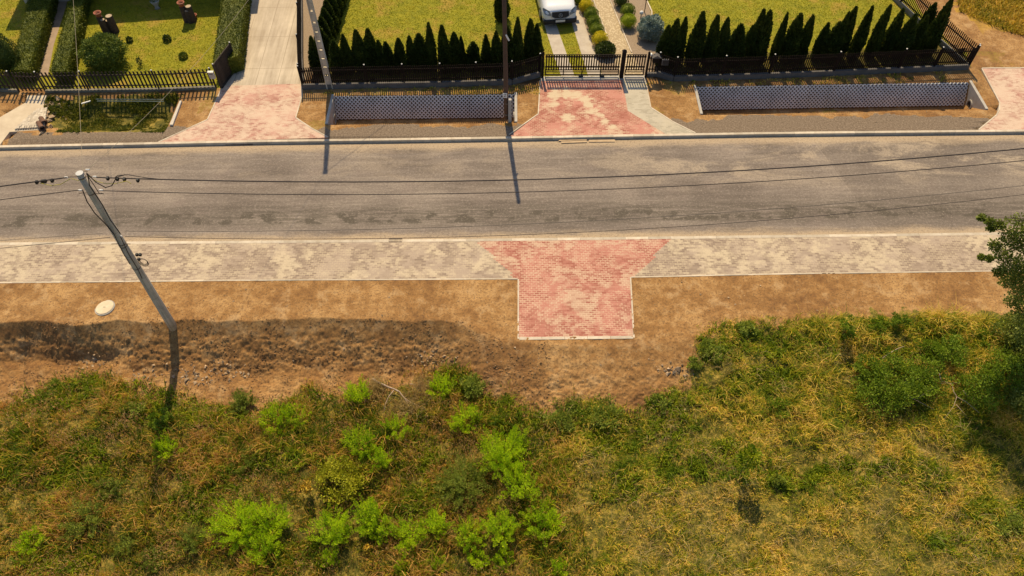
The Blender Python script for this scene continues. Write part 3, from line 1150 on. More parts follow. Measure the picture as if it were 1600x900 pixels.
for i in range(9):
    yb = 35.4 + i * .78
    X = gp(503, 110)[0] + .02 * i
    t = thuja(800 + X * zscale(X, yb, 1.9), 0, yb, f'narrow thuja, {ORD[i]} from the road in the row running back beside the lane', 'thujas running back beside the lane', i + 1, .95)
    for c in t.children:
        c.scale = (2.3, 2.3, 2.0)
    t.location = (X, yb, 0)

t = thuja(783, -30, 39.0, 'dark conifer standing alone on the lawn behind the brown wooden pole', None, 2, 1.3, 'conifer_tree')

# ------------------------------------------------------------------ hedges, bushes, clipped balls


def hedge(name, toppx, z, label, mat, dens=520, group=None):
    P = G(toppx, z)
    cx = sum(p[0] for p in P) / len(P)
    cy = sum(p[1] for p in P) / len(P)
    t = thing(name, label, 'hedge', (cx, cy, 0), 0, group)
    n = len(P)
    Q = [(p[0] - cx, p[1] - cy) for p in P]
    S = [(q[0] * .96, q[1] * .99) for q in Q]
    mb = MB()
    mb.add([(x, y, 0) for x, y in S] + [(x, y, z * .93) for x, y in S],
           [tuple(range(n, 2 * n))] + [(i, (i + 1) % n, n + (i + 1) % n, n + i) for i in range(n)])
    mb.build('hedge_core', mat, t)
    r = np.random.default_rng(int(abs(cx) * 100))
    xs_ = [q[0] for q in Q]
    ys_ = [q[1] for q in Q]
    A = (max(xs_) - min(xs_)) * (max(ys_) - min(ys_))
    k = int(A * dens)
    X = r.uniform(min(xs_), max(xs_), k)
    Y = r.uniform(min(ys_), max(ys_), k)
    m_ = inpoly(X, Y, Q)
    X, Y = X[m_], Y[m_]
    Z = z * (.93 + .05 * fbm(X, Y, .5, 3, 5)) + r.normal(size=len(X)) * .015
    PP = [np.stack([X, Y, Z], 1)]
    DD = [r.normal(size=(len(X), 3)) * .7 + np.array([0, 0, .8])]
    for i in range(n):
        a, b = Vector(Q[i]), Vector(Q[(i + 1) % n])
        ln = (b - a).length
        k = int(ln * z * dens)
        if k < 1:
            continue
        u = r.random(k)[:, None]
        zz = r.random(k) * z
        nm = Vector((b.y - a.y, a.x - b.x)).normalized()
        mid_ = (a + b) / 2
        if nm.dot(mid_) < 0:
            nm = -nm
        jit = r.normal(size=k) * .025
        W = np.array([a.x, a.y])[None] * (1 - u) + np.array([b.x, b.y])[None] * u
        PP.append(np.stack([W[:, 0] + nm.x * jit, W[:, 1] + nm.y * jit, zz], 1))
        DD.append(r.normal(size=(k, 3)) * .6 + np.array([nm.x, nm.y, .4]))
    PP = np.concatenate(PP)
    DD = np.concatenate(DD)
    V_, F_ = leaf_quads(PP, .05 + .05 * r.random(len(PP)), DD, .6, 3)
    np_mesh('foliage', V_, F_, mat, t)
    return t


hedge('clipped_hedge', [(50, -30), (83, -30), (77, 0), (45, 108), (18, 108), (44, 0)], .8, 'clipped green hedge on the left side of the narrow garden path', M['hedge'])
hedge('clipped_hedge', [(116, -30), (135, -30), (129, 0), (103, 110), (79, 110), (108, 10)], .85, 'clipped green hedge between the narrow garden path and the lawn with the stumps', M['hedge'])
hedge('clipped_hedge', [(350, -30), (386, -30), (382, 0), (372, 86), (333, 98), (346, 10)], 1.0, 'clipped green hedge along the concrete lane', M['hedge'])


def bush(name, px, py, w_m, h_m, mat, label, cat='bush', group=None, seed=1, n=2600, ls=.07, z=None, up=.2, rough=.15, part='foliage', shape=1.0):
    """px,py = where the middle of the plant shows"""
    zc = h_m * .5
    x, y = gp(px, py, zc)
    g0 = hz(x, y) if z is None else z
    x, y = gp(px, py, g0 + zc)
    t = thing(name, label, cat, (x, y, g0), 0, group)
    V_, F_ = blob_mesh(seed, w_m / 2, w_m / 2 * shape, h_m * .52, n, ls, zc, up, rough)
    np_mesh(part, V_, F_, mat, t)
    MB().tube([(0, 0, -.05), (0, 0, zc)], [.03, .02], 6).build('stem', M['bark'], t)
    return t


bush('round_bush', 161, 82, 2.1, 1.5, M['bush'], 'large round leafy bush on the lawn just behind the picket fence', n=7000, ls=.10, seed=3, z=0, rough=.22)
bush('evergreen_shrub', 2, 85, 1.5, 2.2, M['thuja_light'], 'dark evergreen shrub at the left edge of the photo', n=5000, ls=.08, seed=5, z=0)
bush('low_plant', 202, 62, .26, .22, M['thuja_light'], 'small dark low plant on the lawn, nearer to the round bush', 'plant', n=300, ls=.09, seed=6, z=0)
bush('low_plant', 261, 60, .34, .25, M['thuja_light'], 'small dark spiky plant on the lawn below the right stump', 'plant', n=360, ls=.1, seed=7, z=0)
bush('low_plant', 286, 87, .4, .22, M['bush'], 'reddish green low shrub on the lawn near the mailbox', 'plant', n=500, ls=.08, seed=8, z=0)
bush('low_plant', 218, 97, .16, .45, M['thuja_light'], 'thin dark sprig on the lawn just behind the picket fence', 'plant', n=150, ls=.08, seed=9, z=0)

balls = [(905, -2, .75, 'ball_green', 'green clipped ball shrub beside the bonnet of the van'),
         (916, 9, .78, 'ball_yellow', 'golden clipped ball shrub beside the garden path, the farther golden one'),
         (924, 22, .8, 'ball_green', 'dark green clipped ball shrub directly below the farther golden ball'),
         (928, 34, .78, 'ball_green', 'olive green clipped ball shrub, middle of the row between drive and path'),
         (932, 47, .82, 'ball_green', 'green clipped ball shrub just above the nearer golden ball'),
         (938, 61, .88, 'ball_yellow', 'golden clipped ball shrub nearest to the gate'),
         (981, 17, .84, 'ball_green', 'green clipped ball shrub right of the garden path, above its lime neighbour'),
         (982, 33, .86, 'ball_lime', 'lime green clipped ball shrub right of the garden path'),
         (971, 0, .85, 'thuja_light', 'dark clipped ball shrub right of the garden path at the top edge')]
for i, (px, py, d, mt, lb) in enumerate(balls):
    bush('ball_shrub', px, py, d, d * .85, M[mt], lb, 'shrub', 'clipped ball shrubs by the garden path', 20 + i, 1900, .05, 0, .2, .05)
bush('spreading_shrub', 946, 77, 1.0, .6, M['thuja_light'], 'dark spreading evergreen between drive and path right behind the gate', 'shrub', None, 33, 1600, .1, 0)
bush('blue_spruce', 1017, 44, 1.35, 1.15, M['spruce_blue'], 'round blue spruce in the gravel bed beside the garden path', 'shrub', None, 34, 5200, .085, 0, .1, .2)

# ball on a stem by the path
x, y = gp(1007, 19)
t = thing('standard_tree', 'small ball-headed tree on a bare stem in the gravel bed above the blue spruce', 'tree', (x, y, 0))
V_, F_ = blob_mesh(51, .32, .32, .32, 1200, .07, 1.15)
np_mesh('crown', V_, F_, M['thuja_light'], t)
MB().tube([(0, 0, 0), (0, 0, 1.0)], .025, 7).build('trunk', M['bark'], t)
# white garden lamp
x, y = gp(1001, 30)
t = thing('garden_lamp', 'small white garden lamp in the gravel bed above the blue spruce', 'lamp', (x, y, 0))
MB().lathe([(.04, 0), (.03, .3)], 10).build('post', M['galv'], t)
MB().lathe([(.02, .3), (.1, .34), (.12, .42), (.08, .5), (.0, .53)], 14).build('lamp_globe', M['white'], t, True)

# ------------------------------------------------------------------ garden drive tracks, path, edging
def strip(name, pix, mat, z=.006, thick=.1):
    return slab(name, G(pix), mat, z, thick, math.radians(8))


M['track'] = simple('cast_concrete_track', (.46, .40, .32), (.38, .32, .25), 2, .9, .1)
strip('drive_track', [(877, 119), (898, 119), (886, 86), (870, 41), (862, 12), (852, -30), (832, -30), (842, 5), (851, 41), (865, 86)], M['track'])
strip('drive_track', [(919, 119), (941, 119), (931, 86), (917.5, 50), (905, 8), (897, -30), (877, -30), (886, 8), (895, 41), (909, 86)], M['track'])


def flag_mat():
    N = NB('textured_path_flags')
    p = N.pos()
    vo = N.N('ShaderNodeTexVoronoi')
    vo.inputs['Scale'].default_value = 9
    N.L(p, vo.inputs['Vector'])
    c = N.mix(N.ramp(vo.outputs['Distance'], .25, .6), (.50, .40, .25), (.32, .235, .13))
    c = N.mix(N.ramp(N.noise(p, 30, 3, .7), .4, .7, 0, .4), c, (.62, .52, .36))
    return N.fin(c, .9)


strip('garden_path', [(972, 118), (1006, 118), (991, 90), (953.7, 0), (943, -30), (914, -30), (926, 0), (957, 90)], flag_mat())
strip('garden_path', [(60, 118), (75, 118), (84, 70), (104, 8), (112, -30), (98, -30), (91, 5), (72, 70)],
      simple('narrow_path_concrete', (.33, .24, .17), (.26, .19, .13), 2, .9, .1))
kerb_run('path_edging', G([(957.5, 82), (926, 0), (915, -28)]), .06, .05, .15, .5, -1)
kerb_run('path_edging', G([(987.5, 82), (953.7, 0), (944, -28)]), .06, .05, .15, .5, 1)
kerb_run('bed_edging', G([(1020, 34), (1019, 18), (1012, 3), (1002, -25)]), .07, .06, .15, .5, 1)
kerb_run('bed_edging', G([(520, 62), (518, 30), (515, -28)]), .12, .05, .15, .6, 1)

# ------------------------------------------------------------------ fences


def fence_run(name, pts, hgt, plinth, label, mat, pmat, pitch=.125, pw=.06, post_gap=2.4, post_h=.1, group=None, post_w=.07, posts=True, z0=0.0, rails=(.18, .78)):
    cx, cy = pts[0]
    t = thing(name, label, 'fence', (cx, cy, z0), 0, group)
    P = [Vector((p[0] - cx, p[1] - cy)) for p in pts]
    wl = MB()
    for i in range(len(P) - 1):
        a, b = P[i], P[i + 1]
        d = b - a
        ln = d.length
        d.normalize()
        n_ = Vector((-d.y, d.x))
        if plinth:
            c = (a + b) / 2
            wl.obox((c.x, c.y, plinth / 2 - .06), (d.x, d.y, 0), (n_.x, n_.y, 0), (0, 0, 1), ln / 2, .075, plinth / 2 + .06)
        k = max(1, round(ln / post_gap))
        s = ln / k
        for j in range(k):
            p0 = a + d * s * j
            p1 = a + d * s * (j + 1)
            mb = MB()
            for fz in rails:
                zc = plinth + (hgt - plinth) * fz
                c = (p0 + p1) / 2 + n_ * .03
                mb.obox((c.x, c.y, zc), (d.x, d.y, 0), (n_.x, n_.y, 0), (0, 0, 1), s / 2 - post_w / 2, .018, .028)
            kk = int((s - post_w) / pitch)
            for q_ in range(kk):
                c = p0 + d * (post_w / 2 + (q_ + .5) * (s - post_w) / kk) - n_ * .012
                hh = hgt + .012 * math.sin(q_ * 7.1)
                mb.obox((c.x, c.y, (plinth + .05 + hh) / 2), (d.x, d.y, 0), (n_.x, n_.y, 0), (0, 0, 1), pw / 2, .011, (hh - plinth - .05) / 2)
            mb.build('picket_panel', mat, t)
        if posts:
            for j in range(k + (1 if i == len(P) - 2 else 0)):
                p = a + d * s * j
                pb = MB()
                pb.obox((p.x, p.y, (hgt + post_h) / 2), (d.x, d.y, 0), (n_.x, n_.y, 0), (0, 0, 1), post_w / 2, post_w / 2, (hgt + post_h) / 2)
                po = pb.build('post', mat, t)
                cb_ = MB()
                cb_.lathe([(.045, 0), (.04, .03), (.0, .045)], 8, (p.x, p.y, hgt + post_h))
                cb_.build('post_cap', M['galv'], po)
    if plinth:
        wl.build('plinth', pmat, t)
    return t


fm = G([(475, 139), (500, 139), (545, 138), (570, 137)]) + [gp(800, 131.5)]
FM = G([(474, 139), (575, 137), (690, 135), (800, 131.5), (843, 119.5)])
fence_run('picket_fence', FM, 1.32, .3, 'dark picket fence on a low grey wall between the lane and the sliding gate', M['fence'], M['fence_wall'], .105, .06)
FR = G([(1026, 118.5), (1052, 126), (1200, 121.5), (1300, 117.5), (1400, 113), (1511, 108)])
fence_run('picket_fence', FR, 1.35, .3, 'dark picket fence on a low grey wall from the wicket gate to the right corner', M['fence'], M['fence_wall'], .105, .06)
SR = [gp(1511, 108), gp(1462, 62), gp(1405, 8), gp(1370, -28)]
fence_run('picket_fence', [(SR[0][0] + .05, SR[0][1] + .12)] + SR[1:], 1.35, .22, 'dark picket side fence running back from the right corner beside the dry field', M['fence'], M['plinth_pale'], .13, .055)
SL = [gp(474, 136), gp(472, 90), gp(472, 40), gp(471, -25)]
fence_run('picket_fence', SL, 1.35, .3, 'dark picket side fence running back along the concrete lane', M['fence'], M['fence_wall'], .105, .07)
FL0 = G([(72, 144), (140, 143), (250, 141.5), (338, 138)])
fence_run('picket_fence', FL0, 1.22, .14, 'old dark picket fence with pointed slats in front of the lawn with the stumps', M['fence_old'], M['plinth_pale'], .19, .085, 2.6, .04)
FL1 = G([(-260, 142), (-120, 142), (0, 142.5), (30, 143)])
fence_run('picket_fence', FL1, 1.22, .14, 'old dark picket fence left of the small wicket at the left edge', M['fence_old'], M['plinth_pale'], .19, .085, 2.6, .04)
FW = G([(33, 143), (70, 144)])
w_ = fence_run('wicket_gate', FW, 1.2, 0, 'small dark wicket gate of slats at the foot of the narrow garden path', M['fence_old'], M['plinth_pale'], .19, .085, 2.6, .04, posts=False)
w_['category'] = 'gate'
# open gate leaf at the lane
gl = G([(346, 138), (371, 104)])
g_ = fence_run('gate_leaf', gl, 1.45, 0.05, 'dark boarded gate leaf standing open beside the concrete lane', M['fence_old'], M['fence_old'], .11, .10, 3.0, .05, rails=(.1, .5, .97))
g_['category'] = 'gate'
# mailbox left
x, y = gp(336, 139)
X_, Z_ = at_Y(331, 117, y - .1)
t = thing('mailbox', 'grey metal mailbox on the old picket fence next to the open gate leaf', 'mailbox', (X_, y - .12, Z_))
mb = MB().box(-.14, .14, -.06, .06, -.2, .2)
mb.build('box_body', M['galv'], t, bevel=.01)
MB().box(-.155, .155, -.09, .07, .203, .225).build('lid', M['galv'], t)
MB().box(-.09, .09, -.066, -.062, .08, .11).build('slot', M['black'], t)

# sliding gate + wicket
y_g = gp(905, 120)[1]


def gate(name, x0px, x1px, label, pn):
    a = Vector(gp(x0px, 120))
    b = Vector(gp(x1px, 119))
    t = thing(name, label, 'gate', (a.x, a.y, 0))
    ln = (b - a).length
    hgt = 1.4
    fr = MB()
    for z0, z1 in ((.10, .16), (.30, .33), (.42, .46)):
        fr.box(0, ln, -.025, .025, z0, z1)
    k = 4 if ln > 3 else 1
    for i in range(k + 1):
        xx = ln * i / k
        fr.box(min(max(0, xx - .025), ln - .05), min(max(0, xx - .025), ln - .05) + .05, -.026, .026, .161, .46)
    fr.build('gate_frame', M['fence'], t)
    pk = MB()
    n_ = int(ln / .128)
    for i in range(n_):
        xx = (i + .5) * ln / n_
        pk.box(xx - .032, xx + .032, -.04, -.027, .43, hgt)
    for zz in (.6, 1.22):
        pk.box(0, ln, -.026, .02, zz, zz + .07)
    pk.box(0, ln, -.026, .02, hgt - .04, hgt - .012)
    pk.build('picket_panel', M['fence'], t)
    return t


g1 = gate('sliding_gate', 851, 966, 'wide dark picket sliding gate closing the red driveway', 1)
for fx in (.48, .76):
    MB().box(4.0 * fx - .12, 4.0 * fx + .12, -.06, .06, -.02, .14).build('roller', M['black'], g1)
g2 = gate('wicket_gate', 975, 1005, 'narrow dark picket wicket gate at the head of the pale footpath', 1)
MB().box(.95, 1.0, -.08, .06, .9, 1.15).build('lock_box', M['black'], g2)
for px, wd, hh, lb in ((970.5, .2, 1.62, 'thick dark gate post with a pointed cap between the sliding gate and the wicket'),
                       (847.5, .12, 1.5, 'dark gate post at the left end of the sliding gate'),
                       (1008.5, .11, 1.5, 'slim dark gate post right of the wicket gate')):
    x, y = gp(px, 121)
    t = thing('gate_post', lb, 'post', (x, y, 0))
    MB().box(-wd / 2, wd / 2, -wd / 2, wd / 2, -.1, hh).build('shaft', M['fence'], t, bevel=.008)
    MB().add([(-wd * .6, -wd * .6, hh + .002), (wd * .6, -wd * .6, hh + .002), (wd * .6, wd * .6, hh + .002), (-wd * .6, wd * .6, hh + .002), (0, 0, hh + .13)],
             [(3, 2, 1, 0), (0, 1, 4), (1, 2, 4), (2, 3, 4), (3, 0, 4)]).build('cap', M['fence'], t)
slab('gate_threshold', G([(845, 119.5), (1008, 117.5), (1008, 124), (845, 126.5)]), M['conc'], .01)
# short panel right of the wicket
fence_run('picket_fence', G([(1010, 118.5), (1025, 118.5)]), 1.35, .2, 'short dark picket panel between the wicket post and the mailbox', M['fence'], M['fence_wall'], .12, .06, posts=False)
# roofed mailbox, grey box, lamp
X_, Z_ = at_Y(1026, 88, gp(1022, 118)[1] - .1)
yb = gp(1022, 118)[1] - .1
t = thing('mailbox', 'dark mailbox with a little pitched roof on the fence right of the wicket gate', 'mailbox', (X_, yb, Z_))
MB().box(-.17, .17, -.1, .1, -.35, .0).build('box_body', M['fence'], t, bevel=.008)
MB().add([(-.25, -.16, -.02), (.25, -.16, -.02), (.25, .14, -.02), (-.25, .14, -.02), (0, -.16, .13), (0, .14, .13)],
         [(3, 2, 1, 0), (0, 4, 5, 3), (1, 2, 5, 4), (0, 1, 4), (2, 3, 5)]).build('lid', M['fence_wall'], t)
X_, Z_ = at_Y(1040, 97, yb - .12)
t = thing('meter_box', 'dark grey square box on the fence right of the roofed mailbox', 'box', (X_, yb - .12, Z_))
MB().box(-.2, .2, -.05, .05, -.17, .17).build('box_body', M['fence_wall'], t, bevel=.01)
MB().box(-.16, .16, -.056, -.052, -.13, .13).build('door', M['grille'], t)
X_, Z_ = at_Y(1016, 85, yb)
t = thing('fence_lamp', 'small white lamp on top of the fence beside the wicket gate', 'lamp', (X_, yb, Z_))
MB().box(-.1, .1, -.07, .07, -.05, .05).build('lamp_shade', M['white'], t, bevel=.02)
MB().tube([(0, 0, -.06), (0, 0, -.3)], .015, 6).build('bracket', M['black'], t)

# ------------------------------------------------------------------ culvert slabs and headwalls


def lattice(f, x0, x1, label):
    ang = math.atan2(float(f(x1) - f(x0)), x1 - x0)
    ln = math.hypot(x1 - x0, float(f(x1) - f(x0)))
    t = thing('openwork_slab_facing', label, 'ditch lining', (x0, float(f(x0)), 0), ang, 'openwork slab facings of the ditches')
    c, a = .2, .066
    nx_, ny_ = int(math.ceil(ln / c)), 6
    th = math.radians(60)
    # panels of 5 cells with a thin joint
    i = 0
    while i < nx_:
        k = min(5, nx_ - i)
        mb = MB()
        for ii in range(i, i + k):
            for jj in range(ny_):
                u0, v0 = ii * c, jj * c
                e0 = .004 if ii == i else 0
                e1 = .004 if ii == i + k - 1 else 0
                m_ = c / 2
                P = [(a, 0), (c - a, 0), (c - e1, a), (c - e1, c - a), (c - a, c), (a, c), (e0, c - a), (e0, a), (m_, m_ - a), (m_ + a, m_), (m_, m_ + a), (m_ - a, m_)]
                def W(p, dpt):
                    u, v = u0 + p[0], v0 + p[1]
                    # v down the slope
                    yy = -v * math.cos(th) - dpt * -math.sin(th) * -1
                    zz = -v * math.sin(th)
                    return (u, yy - 0.0, zz + .0)
                nrm = Vector((0, -math.sin(th), math.cos(th)))
                def pt(p, d_):
                    u, v = u0 + p[0], v0 + p[1]
                    b_ = Vector((u, -v * math.cos(th), -v * math.sin(th) + .02))
                    return b_ + nrm * d_
                top = [pt(p, .05) for p in P]
                bot = [pt(p, -.03) for p in P]
                fs = [(0, 1, 8), (1, 2, 9, 8), (2, 3, 9), (3, 4, 10, 9), (4, 5, 10), (5, 6, 11, 10), (6, 7, 11), (7, 0, 8, 11)]
                n_ = 12
                sides = [(1, 2), (3, 4), (5, 6), (7, 0)]
                inner = [(8, 9), (9, 10), (10, 11), (11, 8)]
                F_ = list(fs) + [(b_, a_, a_ + n_, b_ + n_) for a_, b_ in sides] + [(a_, b_, b_ + n_, a_ + n_) for a_, b_ in inner]
                mb.add(top + bot, F_)
        mb.build('openwork_slab', M['lattice'], t)
        i += k
    return t


lattice(DIT_M, XM0 + .07, XM1 - .16, 'dark grey openwork concrete slabs lining the ditch between the two poles')
lattice(DIT_R, XR0 + .07, XR1 - .16, 'dark grey openwork concrete slabs lining the long ditch at the right')


def headwall(x, f, face, label, pipe=True):
    yt = float(f(x))
    t = thing('culvert_headwall', label, 'headwall', (x, yt, 0), 0, 'concrete culvert headwalls')
    prof = [(.12, .05), (-2.2, .05), (-2.2, -.15), (-1.2, -1.1), (-.5, -1.1), (.12, -.12)]
    mb = MB()
    w2 = .07
    n_ = len(prof)
    mb.add([(-w2, y_, z_) for y_, z_ in prof] + [(w2, y_, z_) for y_, z_ in prof],
           [tuple(range(n_)), tuple(range(n_, 2 * n_))[::-1]] + [(i, n_ + i, n_ + (i + 1) % n_, (i + 1) % n_) for i in range(n_)])
    mb.build('wall_slab', M['conc'], t, bevel=.01)
    if pipe:
        rr = []
        mb = MB()
        k = 18
        vs = []
        for rad, xx in ((.27, w2 + .0), (.27, w2 + .06), (.21, w2 + .06), (.21, w2 - .02)):
            for j in range(k):
                a_ = 2 * math.pi * j / k
                vs.append((face * xx, -.92 + rad * math.cos(a_), -.72 + rad * math.sin(a_)))
        fs = [(i * k + j, i * k + (j + 1) % k, (i + 1) * k + (j + 1) % k, (i + 1) * k + j) for i in range(3) for j in range(k)]
        mb.add(vs, fs)
        p_ = mb.build('pipe_mouth', M['conc'], t)
        mb = MB()
        mb.add([(face * (w2 + .008), -.92 + .21 * math.cos(2 * math.pi * j / k), -.72 + .21 * math.sin(2 * math.pi * j / k)) for j in range(k)], [tuple(range(k))])
        mb.build('pipe_shade_disc', M['black'], p_)  # flat black disc painted in for the shade inside the pipe
    return t


headwall(XM0, DIT_M, 1, 'grey concrete headwall with a pipe mouth at the left end of the middle ditch')
headwall(XM1, DIT_M, -1, 'grey concrete headwall beside the foot of the brown wooden pole')
headwall(XR0, DIT_R, 1, 'pale concrete headwall at the left end of the long right ditch', True)
headwall(XR1, DIT_R, -1, 'pale concrete headwall with a round pipe mouth at the right end of the long ditch')
# white wing wall of the left ditch
a, b = gp(282, 160), gp(266, 197)
t = thing('culvert_headwall', 'narrow white concrete wing wall between the overgrown ditch and the red driveway', 'headwall', (a[0], a[1], 0), 0, 'concrete culvert headwalls')
mb = MB()
d = Vector((b[0] - a[0], b[1] - a[1]))
mb.add([(0, 0, -.8), (d.x, d.y, -.8), (d.x, d.y, .1), (0, 0, .12), (.12, 0, -.8), (d.x + .12, d.y, -.8), (d.x + .16, d.y, .1), (.1, 0, .12)],
       [(0, 3, 2, 1), (4, 5, 6, 7), (3, 7, 6, 2), (0, 4, 7, 3), (1, 2, 6, 5)])
mb.build('wall_slab', M['conc_pale'], t)

# ------------------------------------------------------------------ poles and wires
P1 = Vector(gp(268, 507, -.02) + (0,))
t1 = Vector(at_Y(125, 272, P1.y))
P1H = t1.y
P1.x = t1.x + .0 if False else P1.x
ptop = Vector((t1.x, P1.y, P1H))
pole1 = thing('utility_pole', 'round grey concrete utility pole standing on the bare soil beside the sidewalk', 'utility pole', (P1.x, P1.y, 0), 0)
lean = ptop - Vector((P1.x, P1.y, 0))


def on1(f):
    """point on the axis of pole 1 at height share f"""
    return lean * f


MB().tube([lean * (k_ / 12) - Vector((0, 0, .25 if k_ == 0 else 0)) for k_ in range(13)], [.175 - .065 * k_ / 12 for k_ in range(13)], 24).build('shaft', M['pole'], pole1, True)
MB().tube([lean * .996, lean * 1.006], [.122, .118], 24).build('cap', M['galv'], pole1)
S1 = 45.0  # local scale only for reading


def w1(px, py, dy=0.0):
    """pixel -> point in the plane of pole 1 (local to it)"""
    X, Z = at_Y(px, py, P1.y + dy)
    return Vector((X - P1.x, dy, Z))


# steel bands and hooks
for f_, nm in ((.985, 'clamp'), (.9, 'clamp'), (.60, 'clamp'), (.585, 'clamp'), (.44, 'clamp')):
    c = on1(f_)
    rr = .175 - .065 * f_ + .006
    MB().tube([c - lean.normalized() * .02, c + lean.normalized() * .02], rr, 20).build('clamp', M['rust'], pole1)
# brackets reaching out
for f_, dx, dy in ((.985, -.45, 0), (.985, .42, 0), (.9, -.4, -.02), (.9, .42, -.05), (.60, -.35, -.05), (.60, .32, -.05), (1.0, .2, .12)):
    c = on1(f_)
    MB().tube([c, c + Vector((dx * .5, dy, .01)), c + Vector((dx, dy, .0))], .014, 6).build('bracket', M['rust'], pole1)
for px, py, dy in ((148, 276, 0), (104, 277, 0), (137, 265, .12), (125, 297, 0), (158, 297, 0), (188, 369, -.05)):
    c = w1(px, py, dy)
    MB().tube([c - Vector((.06, 0, 0)), c + Vector((.06, 0, 0))], [.022, .026], 10).build('insulator', M['white'], pole1)
for pts, r_ in (([(137, 272), (140, 290), (150, 305), (160, 320), (172, 343), (188, 365)], .018),
                ([(129, 297), (136, 315), (148, 333), (165, 350), (178, 366)], .018),
                ([(135, 270), (150, 285), (165, 293), (175, 290), (182, 277), (195, 273)], .016),
                ([(135, 272), (146, 288), (155, 302), (160, 302)], .012),
                ([(188, 369), (200, 395), (215, 420), (222, 435)], .014),
                ([(178, 366), (192, 395), (203, 413)], .013)):
    MB().tube([w1(x_, y_, -.16) for x_, y_ in pts], r_, 7).build('down_cable', M['cable'], pole1)
for pts in ([(138, 275), (150, 283), (165, 287), (180, 287), (198, 283), (205, 287)], [(110, 279), (95, 288), (80, 290), (62, 286)], [(112, 279), (122, 282), (130, 281)]):
    MB().tube([w1(x_, y_, -.1) for x_, y_ in pts], .011, 6).build('yellow_lead', M['yellow'], pole1)
# spare cable coil
cc = w1(224, 410, -.2)
for k_, rr in ((0, .21), (1, .18), (2, .15)):
    MB().tube([cc + Vector((rr * .8 * math.cos(a_ * math.pi / 10), .02 * k_, rr * math.sin(a_ * math.pi / 10))) for a_ in range(21)], .011, 6).build('cable_coil', M['cable'], pole1)
for px, py in ((214, 398), (219, 398), (217, 405)):
    c = w1(px, py, -.18)
    MB().box(c.x - .04, c.x + .04, c.y - .04, c.y + .04, c.z - .05, c.z + .05).build('junction_box', M['black'], pole1)

# second pole: rectangular concrete with slots
b2 = gp(516, 138)
pole2 = thing('utility_pole', 'slotted rectangular concrete utility pole in front of the middle fence near the lane', 'utility pole', (b2[0], b2[1], 0), 0)
H2 = 8.2
tx, tz = at_Y(483, 0, b2[1])
lx2 = (tx - b2[0]) / tz
mb = MB()
for sgn in (-1, 1):
    zs = [-.3, H2]
    for i in range(1):
        vs = []
        for z_, wd in ((-.3, .17), (H2, .09)):
            xc = lx2 * z_
            x0 = xc + sgn * wd
            x1 = xc + sgn * (wd - .055)
            vs += [(x0, -.1, z_), (x1, -.1, z_), (x1, .1, z_), (x0, .1, z_)]
        fs = [(0, 1, 5, 4), (1, 2, 6, 5), (2, 3, 7, 6), (3, 0, 4, 7), (4, 5, 6, 7)]
        mb.add(vs, fs if sgn < 0 else [f[::-1] for f in fs])
mb.build('shaft', M['pole'], pole2)
z_ = -.3
while z_ < H2 - .3:
    wd = .16 - .08 * z_ / H2 - .05
    hh = 1.1 if z_ < 0 else .38
    if z_ > 3.6:
        hh = .5
    MB().obox((lx2 * (z_ + hh / 2), 0, z_ + hh / 2), (1, 0, 0), (0, 1, 0), (lx2, 0, 1), wd, .07, hh / 2).build('rung', M['pole'], pole2)
    z_ += hh + .13
MB().box(lx2 * H2 - .12, lx2 * H2 + .12, -.12, .12, H2 + .002, H2 + .05).build('cap', M['conc'], pole2)

# third pole: wooden on a concrete foot
b3 = gp(793, 189)
pole3 = thing('utility_pole', 'brown wooden utility pole on a concrete foot in front of the middle ditch', 'utility pole', (b3[0], b3[1], 0), 0)
tx, tz = at_Y(789.5, 0, b3[1])
lx3 = (tx - b3[0]) / tz
H3 = 7.6
MB().tube([(lx3 * z_ - .05, .1, z_) for z_ in (.1, 2, 4, 6, H3)], [.12, .115, .105, .1, .09], 14).build('shaft', M['wood'], pole3, True)
MB().box(.04, .2, -.08, .08, -.3, 1.35).build('foot', M['conc'], pole3, bevel=.01)
MB().tube([(-.05, .1, .35), (-.05, .1, .42)], .135, 14).build('clamp', M['rust'], pole3)
MB().tube([(-.03, .1, 1.05), (-.03, .1, 1.11)], .135, 14).build('clamp', M['rust'], pole3)
c = at_Y(789, 149, b3[1] - .03)
MB().box(c[0] - b3[0] - .11, c[0] - b3[0] + .11, -.045, -.035, c[1] - .14, c[1] + .14).build('number_plate', M['white'], pole3)
sg = MB()
for q0, q1 in (((-.06, .07), (.06, .07)), ((.06, .07), (-.05, -.06)), ((-.06, -.06), (.06, -.06))):
    a_ = Vector((c[0] - b3[0] + q0[0], -.049, c[1] + q0[1]))
    b_ = Vector((c[0] - b3[0] + q1[0], -.049, c[1] + q1[1]))
    sg.obox((a_ + b_) / 2, b_ - a_, (0, 1, 0), (b_ - a_).cross(Vector((0, 1, 0))), (b_ - a_).length / 2, .002, .009)
sg.build('plate_mark', M['black'], pole3)
c = at_Y(793, 59, b3[1] - .1)
MB().obox((c[0] - b3[0], -.1, c[1]), (1, 0, -2.2), (0, 1, 0), (2.2, 0, 1), .17, .01, .035).build('tag', M['white'], pole3)


def wire(name, pts, r, mat, label, grp, n=48):
    o = MB().tube(pts, r, 6).build(name, mat)
    return tag(o, label, 'wire', grp)


